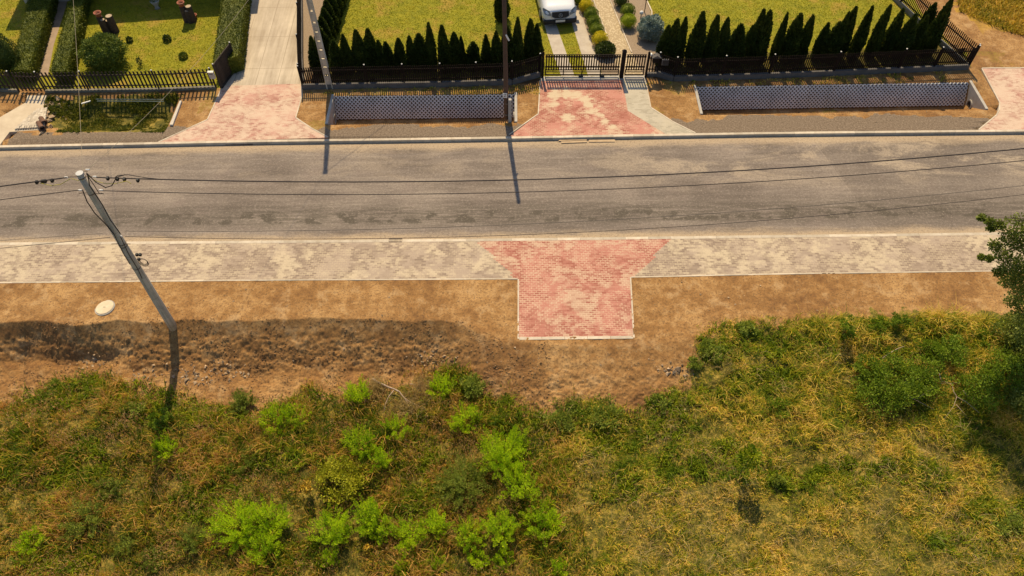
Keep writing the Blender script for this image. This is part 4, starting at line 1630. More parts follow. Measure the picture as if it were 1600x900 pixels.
def wire_plane(pix, r, mat, label, grp, ext0, ext1, yfun=lambda X: P1.y, fit=2):
    """a sagging wire in the vertical plane of the pole line through points of the photo"""
    Q = []
    for px, py in pix:
        Y = P1.y
        for _ in range(4):
            X, Z = at_Y(px, py, Y)
            Y = yfun(X)
        Q.append((X, Z))
    xs_ = np.array([q_[0] for q_ in Q])
    zs_ = np.array([q_[1] for q_ in Q])
    co = np.polyfit(xs_, zs_, min(fit, len(Q) - 1))
    X = np.linspace(ext0 if ext0 is not None else xs_[0], ext1 if ext1 is not None else xs_[-1], 60)
    Z = np.polyval(co, X)
    return wire('overhead_wire', [(x_, float(yfun(x_)), z_) for x_, z_ in zip(X, Z)], r, mat, label, grp)


yf = lambda X: P1.y + .022 * (X + 13.7)
yfl = lambda X: P1.y - .05 * abs(X + 13.7)
x148 = at_Y(148, 277, P1.y)[0]
wire_plane([(150, 277), (400, 283.5), (800, 281), (1200, 264), (1600, 232)], .019, M['cable'], 'thick black overhead cable leaving the concrete pole top to the right, uppermost of the four', 'overhead wires along the road', None, 34, yf)
wire_plane([(160, 298), (400, 303), (800, 301), (1200, 282.5), (1600, 251)], .013, M['cable'], 'thinner black overhead wire to the right, just below the thick top cable', 'overhead wires along the road', None, 34, yf)
wire_plane([(195, 361), (400, 361), (800, 351), (1200, 327), (1600, 290)], .009, M['cable_grey'], 'thin overhead wire over the dark wheel line right of the pole', 'overhead wires along the road', None, 34, yf)
wire_plane([(195, 369), (400, 374), (800, 367), (1200, 344), (1600, 304)], .009, M['cable'], 'lowest thin overhead wire right of the pole, close to the sidewalk kerb', 'overhead wires along the road', None, 34, yf)
wire_plane([(104, 277), (60, 284), (0, 291)], .02, M['cable'], 'thick black overhead cable leaving the concrete pole top to the left', 'overhead wires along the road', None, -34, yfl, 1)
wire_plane([(123, 297), (60, 305), (0, 312)], .013, M['cable'], 'thin overhead wire left of the pole, second from the top', 'overhead wires along the road', None, -34, yfl, 1)
wire_plane([(160, 365), (80, 370), (0, 376)], .007, M['cable_grey'], 'faint overhead wire left of the pole, third from the top', 'overhead wires along the road', None, -34, yfl, 1)
wire_plane([(172, 371), (80, 380), (0, 388)], .009, M['cable'], 'lowest thin overhead wire left of the pole', 'overhead wires along the road', None, -34, yfl, 1)
# spacers on the thick cables
sp = [(168, 278, 'r'), (183, 279, 'r'), (194, 279.5, 'r'), (215, 281, 'r'), (57, 284, 'l'), (66, 283, 'l'), (81, 281.5, 'l'), (70, 282.5, 'l')]
for i, (px, py, s_) in enumerate(sp):
    X, Z = at_Y(px, py, P1.y)
    c = Vector((X - P1.x, 0, Z - .02))
    MB().box(c.x - .035, c.x + .035, -.05, .05, c.z - .05, c.z + .05).build('cable_clamp', M['black'], pole1)
MB().tube([w1(180, 277, -.02), w1(184, 274, -.02), w1(200, 273, -.02), w1(230, 278, -.02), w1(250, 280, -.02)], .012, 6).build('down_cable', M['cable'], pole1)

A = Vector((at_Y(129, 265, P1.y)[0], P1.y, at_Y(129, 265, P1.y)[1]))
B_ = at_Y(112, 0, 30.0)
E_ = Vector((B_[0], 30.0, B_[1]))
pts = []
for k_ in range(31):
    s_ = k_ / 30 * 1.75
    p = A + (E_ - A) * s_
    p.z -= .5 * math.sin(math.pi * min(1, s_ / 1.75)) * .35
    pts.append(p)
wire('service_wire', pts, .006, M['cable_pale'], 'pale thin wire running from the concrete pole top straight up over the left ditch', 'service wires')
A = Vector((at_Y(137, 265, P1.y + .12)[0], P1.y + .12, at_Y(137, 265, P1.y + .12)[1]))
E_ = Vector((b2[0] + lx2 * H2, b2[1], H2 + .04))
pts = []
for k_ in range(31):
    s_ = k_ / 30
    p = A + (E_ - A) * s_
    p.z -= .55 * 4 * s_ * (1 - s_)
    pts.append(p)
wire('service_wire', pts, .007, M['cable_pale'], 'pale wire crossing the road from the concrete pole to the slotted pole', 'service wires')
A = E_
E2 = Vector((3, 45, 6))
wire('service_wire', [A + (E2 - A) * (k_ / 20) - Vector((0, 0, .8 * 4 * (k_ / 20) * (1 - k_ / 20))) for k_ in range(21)], .011, M['cable_pale'], 'wire leaving the slotted pole top towards the houses behind the frame', 'service wires')

# ------------------------------------------------------------------ lids, drains, planks
x, y, z = gph(164, 481)
t = thing('manhole_cover', 'round cream concrete manhole cover set in the soil near the concrete pole', 'manhole cover', (x, y, .0))
t.rotation_euler = (math.radians(-2), math.radians(-4), 0)
MB().lathe([(.36, -.15), (.36, .035), (.345, .05)], 40).build('lid', M['cream'], t)
MB().lathe([(.40, -.15), (.40, .02), (.365, .022), (.365, -.1)], 40).build('frame', M['conc'], t)
MB().box(-.05, .05, -.012, .012, .051, .056).build('handle', M['rust'], t)

for px, py, lb in ((618, 375.5, 'small iron drain grate in the near kerb left of the red crossing'),):
    x, y = gp(px, py)
    t = thing('drain_grate', lb, 'drain grate', (x, y, 0))
    mb = MB()
    mb.box(-.29, .29, -.1, -.08, -.02, .016)
    mb.box(-.29, .29, .08, .10, -.02, .016)
    for i in range(11):
        mb.box(-.29 + i * .056, -.27 + i * .056, -.079, .079, -.02, .014)
    mb.build('grate_bars', M['rust'], t)
    MB().box(-.285, .285, -.078, .078, -.03, -.018).build('drain_pit', M['black'], t)

for i, (x0, y0, x1, y1, wd, lb) in enumerate(((873, 219, 917, 217.5, .12, 'dark edged timber board in the gutter, the left one against the far kerb'),
                                   (877, 222, 917, 220.5, .12, 'pale timber board lying loose in front of the left board at the far kerb'),
                                   (920, 219, 961, 218.5, .22, 'wide pale timber board lying against the far kerb, right of the other two'))):
    a, b = gp(x0, y0, -.06), gp(x1, y1, -.06)
    d = Vector((b[0] - a[0], b[1] - a[1]))
    t = thing('timber_board', lb, 'board', (a[0], a[1], -.11), math.atan2(d.y, d.x), 'boards in the far gutter')
    MB().box(0, d.length, -wd / 2, wd / 2, .0, .05 - .01 * i).build('board', M['plank'], t, bevel=.004)

# ------------------------------------------------------------------ left verge odds and ends
pv = G([(68, 168), (73, 176), (66, 203), (18, 205)])
for i, (px, py, lb, L_) in enumerate(((66, 188, 'brown clay pipe lying on end beside the pale cobbles, the upper one', .5), (62, 195, 'brown clay pipe lying beside the pale cobbles, the lower one', .6))):
    x, y = gp(px, py)
    t = thing('clay_pipe', lb, 'pipe', (x, y, .14), math.radians(-50), 'clay pipes')
    k = 18
    vs = []
    for rad, xx in ((.12, 0), (.12, L_ - .08), (.15, L_ - .07), (.15, L_), (.115, L_), (.10, L_ - .15), (.10, 0)):
        for j in range(k):
            a_ = 2 * math.pi * j / k
            vs.append((xx, rad * math.cos(a_), rad * math.sin(a_)))
    fs = [(ii * k + j, (ii + 1) * k + j, (ii + 1) * k + (j + 1) % k, ii * k + (j + 1) % k) for ii in range(6) for j in range(k)]
    mb = MB().add(vs, fs)
    mb.build('pipe_wall', M['clay'], t, True)
for i, (py, lb) in enumerate(((155, 'long thin metal pipe in the grass below the old fence, the farther one'), (158, 'long thin metal pipe in the grass below the old fence, the nearer one'))):
    a, b = gp(150 + i * 2, py, .1), gp(256, py + .5, .1)
    o = MB().tube([(a[0], a[1], .1), (b[0], b[1], .1)], .022, 10).build('steel_pipe', M['pipe'])
    tag(o, lb, 'pipe', 'steel pipes in the grass')
a, b = gp(128, 162, .05), gp(141, 158, .05)
tag(MB().obox(((a[0] + b[0]) / 2, (a[1] + b[1]) / 2, .06), (b[0] - a[0], b[1] - a[1], 0), (0, 1, 0), (0, 0, 1), .22, .035, .02).build('white_board', M['white']),
    'small white board lying in the weeds left of the steel pipes', 'board')


def stump(px, py, label, lay):
    x, y = gp(px, py)
    t = thing('stump_planter', label, 'planter', (x, y, 0))
    for dx, dy, r_, h_ in lay['logs']:
        o = MB().tube([(dx, dy, -.05), (dx, dy, h_)], [r_ * 1.1, r_], 14).build('log', M['bark'], t)
        MB().tube([(dx, dy, h_ + .002), (dx, dy, h_ + .012)], r_ * .9, 14).build('cut_face', M['cutwood'], o)
    dx, dy, h_ = lay['pot']
    o = MB().tube([(dx, dy, -.05), (dx, dy, h_)], [.2, .17], 14).build('log', M['bark'], t)
    pot = MB().lathe([(.12, 0), (.17, .2), (.21, .21), (.21, .27), (.17, .27), (.15, .12)], 18, (dx, dy, h_ + .002)).build('flower_pot', M['terra'], t, True)
    MB().lathe([(.14, 0), (.14, .01)], 14, (dx, dy, h_ + .16)).build('pot_soil', M['soil_dark'], pot)
    return t


stump(175, 50, 'dark upright logs with a terracotta pot on the lawn behind the round bush',
      {'logs': [(-.15, -.1, .13, .85), (.0, .05, .12, .7), (.22, .02, .19, 1.0)], 'pot': (-.33, .03, .95)})
stump(299, 34, 'dark upright logs with a terracotta pot near the hedge along the lane',
      {'logs': [(.0, -.08, .13, .75), (.12, .05, .17, .95)], 'pot': (-.22, .03, .95)})
x, y = gp(305, 28)
tag(MB().lathe([(.10, 0), (.14, .18), (.16, .19), (.16, .22), (.13, .22), (.11, .1)], 16, (x, y, .0)).build('flower_pot', M['terra'], None, True), 'small terracotta pot standing at the foot of the right log group', 'pot')
x, y = gp(246, 13)
t = thing('garden_urn', 'grey garden urn in the shaded top part of the left lawn', 'urn', (x, y, 0))
MB().lathe([(.16, 0), (.1, .1), (.12, .2), (.25, .45), (.27, .5), (.22, .5)], 16).build('bowl', M['conc'], t, True)
V_, F_ = blob_mesh(88, .2, .2, .15, 300, .08, .6, heart=.6)
np_mesh('plant', V_, F_, M['bush'], t)

# ------------------------------------------------------------------ van
vx, vy = gp(874, 40)
dv = Vector(gp(880, 41)) - Vector(gp(893, 86))
fwd = -dv.normalized()      # towards the camera
van = thing('parked_van', 'white van parked nose to the gate on the garden drive', 'van', (vx - dv.normalized().x * .12, vy - dv.normalized().y * .12, 0), math.atan2(fwd.y, fwd.x) + math.pi / 2)
# local: -Y forward, +Y rear
st = [(0.0, .78, .42, .62, .70), (.04, .86, .36, .92, .80), (.15, .92, .32, 1.02, .84), (.45, .96, .30, 1.12, .86), (.95, .985, .30, 1.24, .88),
      (1.15, .99, .30, 1.36, .88), (1.75, .99, .30, 2.02, .82), (2.05, .99, .30, 2.28, .80), (2.5, .99, .30, 2.42, .80), (5.6, .99, .30, 2.46, .80), (5.85, .97, .32, 2.40, .80), (5.9, .93, .36, 2.3, .8)]
vs, fs = [], []
K = 20
for (y_, hw, zb, zt, tw) in st:
    hw2 = hw
    waist = zb + (zt - zb) * (.55 if zt < 1.4 else .42)
    ring = [(-hw2 * .9, zb), (-hw2, zb + .1), (-hw2, waist), (-hw2 * (.5 + tw / 2), zt - .22 * min(1, (zt - zb))), (-hw2 * tw, zt - .05), (-hw2 * tw * .8, zt), (-hw2 * .4, zt + .02), (0, zt + .03)]
    ring = ring + [(-x_, z_) for x_, z_ in ring[-2::-1]]
    vs += [(x_, y_, z_) for x_, z_ in ring]
R_ = len(ring)
for i in range(len(st) - 1):
    for j in range(R_):
        j2 = (j + 1) % R_
        fs.append((i * R_ + j, (i + 1) * R_ + j, (i + 1) * R_ + j2, i * R_ + j2))
fs.append(tuple(range(R_)))
fs.append(tuple((len(st) - 1) * R_ + j for j in range(R_))[::-1])
body = MB().add(vs, fs).build('body', M['car'], van, True, bevel=.0)
# bumper
MB().add([(-.93, -.06, .22), (.93, -.06, .22), (1.0, .25, .22), (-1.0, .25, .22), (-.95, -.09, .50), (.95, -.09, .50), (1.01, .25, .50), (-1.01, .25, .50)],
         [(3, 2, 1, 0), (4, 5, 6, 7), (0, 1, 5, 4), (1, 2, 6, 5), (2, 3, 7, 6), (3, 0, 4, 7)]).build('bumper', M['grille'], van, bevel=.05)
# grille, curved trapezoid
gr = MB()
gp_ = []
for x_, zb_, zt_ in ((-.5, .72, .92), (-.3, .62, .93), (0, .58, .94), (.3, .62, .93), (.5, .72, .92)):
    yy = -.04 + .10 * abs(x_) ** 2
    gp_ += [(x_, yy - .02, zb_), (x_, yy + .05, zt_ + .02)]
gr.add(gp_, [(i * 2, i * 2 + 2, i * 2 + 3, i * 2 + 1) for i in range(4)])
go = gr.build('grille', M['grille'], van)
sd = go.modifiers.new('s', 'SOLIDIFY'); sd.thickness = .06; sd.offset = 0
fr = MB()
lower = [Vector(gp_[i * 2]) + Vector((0, -.035, -.02)) for i in range(5)]
upper = [Vector(gp_[i * 2 + 1]) + Vector((0, -.03, .02)) for i in range(5)]
fr.tube([upper[0]] + lower + [upper[4]] , .022, 8)
fr.build('grille_frame', M['galv'], go, True)
em = MB()
c = Vector((0, -.085, .78))
em.tube([c + Vector((.10 * math.cos(a_ * math.pi / 12), .0 + .018 * math.sin(a_ * math.pi / 12), .10 * math.sin(a_ * math.pi / 12))) for a_ in range(25)], .011, 6)
for a_ in (90, 210, 330):
    em.tube([c, c + Vector((.095 * math.cos(math.radians(a_)), .0, .095 * math.sin(math.radians(a_))))], .009, 6)
em.build('emblem', M['galv'], go, True)
MB().box(-.27, .27, -.115, -.10, .38, .50).build('number_plate', M['white'], van)
for s_ in (-1, 1):
    hl = MB().add([(s_ * .56, -.03, .74), (s_ * .9, .10, .80), (s_ * .965, .36, 1.00), (s_ * .90, .33, 1.06), (s_ * .60, .08, .98), (s_ * .55, .0, .86)],
                  [(0, 1, 2, 3, 4, 5)] if s_ > 0 else [(5, 4, 3, 2, 1, 0)]).build('headlight', M['lamp_glass'], van)
    sd = hl.modifiers.new('s', 'SOLIDIFY'); sd.thickness = .07; sd.offset = 0
    MB().box(s_ * 1.1 - .1, s_ * 1.1 + .1, 1.35, 1.5, 1.25, 1.6).build('mirror', M['grille'], van, bevel=.03)
    MB().add([(s_ * .999, 1.5, 1.35), (s_ * .999, 2.6, 1.35), (s_ * .90, 2.6, 2.05), (s_ * .90, 2.0, 2.05)], [(0, 1, 2, 3) if s_ > 0 else (3, 2, 1, 0)]).build('side_window', M['glass'], van)
    MB().box(s_ * .42 - .17, s_ * .42 + .17, .93, 1.0, 1.262, 1.28).build('wiper', M['black'], van)
    for yy in (.95, 4.5):
        wl_ = MB().tube([(s_ * .78, yy, .34), (s_ * 1.0, yy, .34)], .34, 24).build('wheel', M['black'], van, bevel=.02)
        MB().tube([(s_ * .99, yy, .34), (s_ * 1.01, yy, .34)], .2, 18).build('rim', M['galv'], wl_)
ws = MB().add([(-.86, 1.17, 1.40), (.86, 1.17, 1.40), (.74, 1.98, 2.255), (-.74, 1.98, 2.255), (0, 1.12, 1.43), (0, 1.95, 2.30)],
              [(0, 4, 5, 3), (4, 1, 2, 5)]).build('windscreen', M['glass'], van)
sd = ws.modifiers.new('s', 'SOLIDIFY'); sd.thickness = .06; sd.offset = 0

# ------------------------------------------------------------------ house behind the left garden (throws the shade on the lawn)
a, b = gp(-140, -10), gp(345, -12)
house = thing('house', 'cream rendered house with a tiled roof behind the left garden, outside the frame', 'house', (-22.5, 45.6, 0), math.radians(7))
hw_, hd_ = 6.6, 4.2
mb = MB()
mb.add([(-hw_, -hd_, 0), (hw_, -hd_, 0), (hw_, hd_, 0), (-hw_, hd_, 0), (-hw_, -hd_, 3.1), (hw_, -hd_, 3.1), (hw_, hd_, 3.1), (-hw_, hd_, 3.1), (-hw_, 0, 5.8), (hw_, 0, 5.8)],
       [(0, 1, 5, 4), (2, 3, 7, 6), (1, 2, 6, 9, 5), (3, 0, 4, 8, 7)])
mb.build('wall', M['render'], house)
mb = MB()
for s_ in (-1, 1):
    mb.add([(-hw_ - .4, s_ * (hd_ + .4), 2.9), (hw_ + .4, s_ * (hd_ + .4), 2.9), (hw_ + .4, 0, 6.0), (-hw_ - .4, 0, 6.0),
            (-hw_ - .4, s_ * (hd_ + .4), 3.05), (hw_ + .4, s_ * (hd_ + .4), 3.05), (hw_ + .4, 0, 6.15), (-hw_ - .4, 0, 6.15)],
           [(0, 1, 2, 3), (4, 5, 6, 7), (0, 1, 5, 4), (1, 2, 6, 5), (3, 0, 4, 7)])
mb.build('roof', M['roof'], house)
for xx in (-4.2, -1.4, 1.4, 4.2):
    wf = MB().box(xx - .6, xx + .6, -hd_ - .06, -hd_ - .003, 1.0, 2.3).build('window', M['white'], house)
    MB().box(xx - .5, xx + .5, -hd_ - .075, -hd_ - .062, 1.1, 2.2).build('pane', M['glass'], wf)

# ------------------------------------------------------------------ foreground vegetation


def blades(name, X, Y, h, wdt, leanv, mat, seed, label, cat=None, kind='stuff', zoff=0.0):
    """bent grass blades, two segments each"""
    r = np.random.default_rng(seed)
    n = len(X)
    Z = height(X, Y) - .02 + zoff
    a = r.random(n) * 2 * math.pi
    dx, dy = np.cos(a), np.sin(a)
    lx_, ly_ = dx * leanv, dy * leanv
    px_, py_ = -dy * wdt / 2, dx * wdt / 2
    rot = r.random(n) * math.pi
    sx, sy = np.cos(rot) * wdt / 2, np.sin(rot) * wdt / 2
    b0 = np.stack([X - sx, Y - sy, Z], 1)
    b1 = np.stack([X + sx, Y + sy, Z], 1)
    m0 = np.stack([X + lx_ * h * .35 - sx * .9, Y + ly_ * h * .35 - sy * .9, Z + h * .6], 1)
    m1 = np.stack([X + lx_ * h * .35 + sx * .9, Y + ly_ * h * .35 + sy * .9, Z + h * .6], 1)
    e0 = np.stack([X + lx_ * h, Y + ly_ * h, Z + h * (1.0 - .35 * np.minimum(leanv, 1.5))], 1)
    V_ = np.stack([b0, b1, m1, m0, e0], 1).reshape(-1, 3)
    k = np.arange(n)[:, None] * 5
    # quads then tips as degenerate-free tris -> use triangles throughout
    F_ = np.concatenate([k + np.array([[0, 1, 2]]), k + np.array([[0, 2, 3]]), k + np.array([[3, 2, 4]])])
    o = np_mesh(name, V_, F_, mat)
    return tag(o, label, cat, None, kind)


def clumpy(x0, x1, y0, y1, n, seed):
    r = np.random.default_rng(seed)
    nc = n // 22
    cx_ = r.uniform(x0, x1, nc)
    cy_ = r.uniform(y0, y1, nc)
    k = r.integers(0, nc, n)
    X = cx_[k] + r.normal(size=n) * .085
    Y = cy_[k] + r.normal(size=n) * .085
    hc = r.random(nc) ** 1.3
    return X, Y, hc[k], r


def edge_ok(X, Y, marg=0.0):
    ee = EDGE_GRASS(X) + (fbm(X, Y, .8, 4, 33) - .5) * .7 + (fbm(X, Y, .3, 3, 36) - .5) * 1.1
    rr_ = np.random.default_rng(len(X)).random(len(X))
    return rr_ ** 1.6 < sstep(-.42, .55, ee + marg - Y)


# left: taller, mixed weeds
X, Y, hc, r = clumpy(-21.5, 3.2, 5.2, 16.6, 310000, 101)
fade = sstep(3.0, .5, X + (fbm(X, Y, 1.2, 3, 8) - .5) * 2)
patch = sstep(.30, .62, fbm(X, Y, .9, 3, 140))
ok = edge_ok(X, Y, .1) & (r.random(len(X)) < fade * (.35 + .65 * patch) * (.25 + .75 * sstep(.36, .52, fbm(X, Y, .38, 3, 145))))
X, Y, hc = X[ok], Y[ok], hc[ok]
big = fbm(X, Y, 1.4, 3, 150)
hh = (.14 + .50 * hc) * (.45 + 1.0 * sstep(.3, .7, big)) * (.6 + .4 * sstep(0, 1.2, EDGE_GRASS(X) - Y))
blades('tall_grass', X, Y, hh * r.uniform(.7, 1.2, len(X)), .014 + .012 * r.random(len(X)), .25 + .6 * r.random(len(X)), M['grass_l'], 1,
       'tall tangled weeds and grass covering the left foreground', 'grass')
# right: shorter
X, Y, hc, r = clumpy(-1.0, 21.5, 5.2, 18.0, 400000, 102)
fade = sstep(-.6, 2.0, X + (fbm(X, Y, 1.2, 3, 8) - .5) * 2)
patch = sstep(.36, .60, fbm(X, Y, .8, 4, 240))
ok = edge_ok(X, Y, .05) & (r.random(len(X)) < fade * np.clip(.38 + .62 * patch + .15 * sstep(12, 10, Y), 0, 1) * (.3 + .7 * sstep(.38, .52, fbm(X, Y, .34, 3, 245))))
X, Y, hc = X[ok], Y[ok], hc[ok]
big = fbm(X, Y, 1.1, 3, 250)
hh = (.06 + .20 * hc) * (.5 + 1.1 * sstep(.35, .7, big)) * (1 + 1.0 * sstep(7.5, 12, X) * sstep(11.5, 13.5, Y))
blades('meadow_grass', X, Y, hh * r.uniform(.7, 1.2, len(X)), .012 + .010 * r.random(len(X)), .4 + .9 * r.random(len(X)), M['grass_r'], 2,
       'short dry yellow green meadow grass covering the right foreground', 'grass')
# lush green weeds: along the soil edge, in the upper right patch and here and there at the left
M['weed_green'] = leafmat('lush_weed_leaves', [(0, (.06, .11, .004)), (.45, (.18, .25, .007)), (.8, (.36, .38, .012)), (1, (.50, .44, .02))], 1.6, .4, pos=True)


def in_blobs(X, Y, bl):
    m_ = np.zeros(len(X), bool)
    for px, py, rx_, ry_ in bl:
        x0_, y0_ = gp(px, py, -.6)
        sc_ = zscale(x0_, y0_)
        m_ |= ((X - x0_) / (rx_ / sc_)) ** 2 + ((Y - y0_) / (ry_ / sc_ * 1.25)) ** 2 < 1 + (fbm(X, Y, .5, 3, 401) - .5) * 1.6
    return m_


GB = [(1125, 548, 40, 28), (1180, 520, 50, 26), (1260, 525, 60, 24), (1240, 560, 70, 16), (1330, 512, 60, 20), (1400, 515, 60, 20), (1470, 520, 70, 22), (1540, 520, 60, 30),
      (1200, 595, 60, 16), (1180, 612, 50, 14), (850, 655, 60, 14), (910, 642, 50, 12), (970, 648, 70, 16), (1040, 625, 40, 16), (1030, 660, 60, 24), (940, 680, 80, 26),
      (1420, 590, 90, 40), (1500, 560, 80, 40), (1560, 600, 60, 60), (1480, 650, 80, 30), (1230, 755, 40, 20), (1410, 735, 60, 20), (1450, 755, 40, 12), (1560, 800, 50, 20), (1500, 850, 60, 16),
      (1100, 620, 30, 14), (1110, 720, 120, 30), (1000, 740, 60, 22), (960, 760, 40, 20), (1330, 740, 60, 22), (1290, 650, 50, 20),
      (70, 610, 60, 26), (140, 590, 40, 18), (200, 600, 50, 18), (250, 630, 60, 26), (400, 640, 60, 20), (330, 640, 50, 16), (480, 620, 40, 20), (700, 590, 36, 20), (770, 640, 50, 20),
      (20, 700, 40, 40), (110, 730, 50, 40), (330, 720, 60, 40), (450, 700, 50, 30), (650, 700, 40, 30), (90, 870, 60, 20), (300, 780, 50, 20), (650, 770, 60, 30), (460, 860, 50, 16), (860, 740, 40, 30)]
X, Y, hc, r = clumpy(-20, 20, 6, 17.8, 420000, 103)
ok = in_blobs(X, Y, GB) & edge_ok(X, Y, .12) & (r.random(len(X)) < np.where(X < 0, .55, .6) * (.4 + 1.2 * sstep(.35, .6, fbm(X, Y, .45, 3, 411))))
X, Y, hc = X[ok], Y[ok], hc[ok]
hh = (.08 + .26 * hc) * np.where(X < 1, 1.4, 1.0)
blades('green_weeds', X, Y, hh * r.uniform(.6, 1.2, len(X)), .022 + .02 * r.random(len(X)), .35 + .7 * r.random(len(X)), M['weed_green'], 11, 'lush green weed patches in the meadow and along the soil edge', 'weeds')
# rusty seed heads standing over the left weeds
X, Y, hc, r = clumpy(-20, 1, 6, 15.5, 60000, 104)
X = X + r.normal(size=len(X)) * .18
Y = Y + r.normal(size=len(X)) * .18
ok = edge_ok(X, Y, -.2) & (fbm(X, Y, 1.3, 4, 410) + .12 * r.normal(size=len(X)) > .60)
X, Y = X[ok], Y[ok]
M['seed'] = leafmat('rusty_seed_heads', [(0, (.34, .17, .05)), (.5, (.55, .31, .11)), (1, (.74, .48, .22))], 1.5, .35, pos=True)
blades('seed_heads', X, Y, r.uniform(.07, .14, len(X)), .012 + .012 * r.random(len(X)), .3 + .5 * r.random(len(X)), M['seed'], 12, 'reddish brown seed heads above the left weeds', 'seed heads', 'stuff', .38)
# straw lying over the right hand meadow and at the foot of the bank
r = np.random.default_rng(77)
n = 9000
X = r.uniform(1, 20, n)
Y = r.uniform(6, 16.5, n)
ok = (fbm(X, Y, 1.5, 3, 260) > .5) & edge_ok(X, Y, -.1)
X, Y = X[ok], Y[ok]
Xb = np.concatenate([gp(655, 590)[0] + r.normal(size=560) * .16, gp(580, 600)[0] + r.normal(size=420) * .13, gp(635, 625)[0] + r.normal(size=700) * .38])
Yb = np.concatenate([gp(655, 608, -1)[1] + r.normal(size=560) * .28, gp(580, 610, -1)[1] + r.normal(size=420) * .25, gp(635, 640, -1)[1] + r.normal(size=700) * .25])
X = np.concatenate([X, Xb])
Y = np.concatenate([Y, Yb])
nb_ = len(Xb)
ln_ = np.concatenate([r.uniform(.2, .55, len(X) - nb_), r.uniform(.35, .75, nb_)])
le_ = np.concatenate([r.uniform(.9, 1.7, len(X) - nb_), r.uniform(.3, .9, nb_)])
blades('straw', X, Y, ln_, np.full(len(X), .012), le_, M['straw'], 5, 'pale dry straw stalks scattered over the meadow', 'straw')
M['ditch_green'] = leafmat('ditch_weed_leaves', [(0, (.05, .07, .008)), (.45, (.12, .14, .012)), (.8, (.24, .22, .02)), (1, (.36, .27, .05))], 2.2, .35, pos=True)
# weeds of the left ditch and sparse growth along the far verge
r = np.random.default_rng(78)
n = 42000
X = r.uniform(-24, -15.0, n)
Y = r.uniform(28.6, 33.4, n)
ok = inpoly(X, Y, G([(60, 150), (290, 147), (262, 196), (255, 207), (80, 208), (110, 190), (70, 170)])) & (fbm(X, Y, .7, 3, 310) > .47)
X, Y = X[ok], Y[ok]
hh = .08 + .3 * r.random(len(X)) * sstep(.4, .7, fbm(X, Y, .8, 3, 320))
blades('ditch_weeds', X, Y, hh * .8, .03 + .02 * r.random(len(X)), .3 + .5 * r.random(len(X)), M['ditch_green'], 6, 'green weeds filling the unlined ditch at the left', 'weeds')
r = np.random.default_rng(79)
n = 30000
X = r.uniform(-10.5, 24, n)
Y = r.uniform(32.0, 35.6, n)
top = np.where(X < 1.5, FEN_M(X), FEN_R(X)) - .1
bot = np.where(X < 1.5, DIT_M(X), DIT_R(X)) + .05
ok = (Y < top) & (Y > bot) & ~inpoly(X, Y, DRIVE_M) & (fbm(X, Y, .6, 3, 330) > .5)
X, Y = X[ok], Y[ok]
blades('verge_grass', X, Y, .04 + .12 * r.random(len(X)), .02 + .02 * r.random(len(X)), .4 + .6 * r.random(len(X)), M['grass_r'], 7, 'sparse grass on the strip between fence and ditch', 'grass')
# garden lawns: short turf that gives the surface a nap
r = np.random.default_rng(80)
n = 170000
X = r.uniform(-30, 23, n)
Y = r.uniform(33.6, 43, n)
ok = (inpoly(X, Y, LAWN_M) | inpoly(X, Y, LAWN_L))
for PP_ in (BED1, BED2, BED3, CONC_L, G([(972, 119), (1006, 119), (943, -30), (914, -30)]), G([(877, 119), (898, 119), (886, 86), (862, 12), (852, -30), (832, -30), (842, 5), (865, 86)]),
            G([(919, 119), (941, 119), (931, 86), (905, 8), (897, -30), (877, -30), (886, 8), (909, 86)]), G([(60, 118), (75, 118), (112, -30), (98, -30), (72, 70)])):
    ok &= ~inpoly(X, Y, PP_)
X, Y = X[ok], Y[ok]
M['turf'] = leafmat('lawn_turf', [(0, (.15, .18, .005)), (.45, (.30, .31, .008)), (.75, (.46, .40, .014)), (1, (.56, .36, .035))], .9, .35, patchmix=.55, pos=True)
blades('lawn_grass', X, Y, .03 + .04 * r.random(len(X)), .03 + .02 * r.random(len(X)), .3 + .5 * r.random(len(X)), M['turf'], 8, 'mown yellow green turf of the gardens', 'lawn')
# dry field
n = 60000
X = r.uniform(20, 40, n)
Y = r.uniform(33, 48, n)
ok = inpoly(X, Y, FIELD)
X, Y = X[ok], Y[ok]
M['field'] = leafmat('dry_field_grass', [(0, (.17, .17, .010)), (.45, (.38, .29, .022)), (1, (.62, .40, .05))], .5, .35, patchmix=.65, pos=True)
blades('field_grass', X, Y, .15 + .25 * r.random(len(X)), .03 + .03 * r.random(len(X)), .3 + .5 * r.random(len(X)), M['field'], 9, 'golden dry field grass behind the right corner', 'grass')


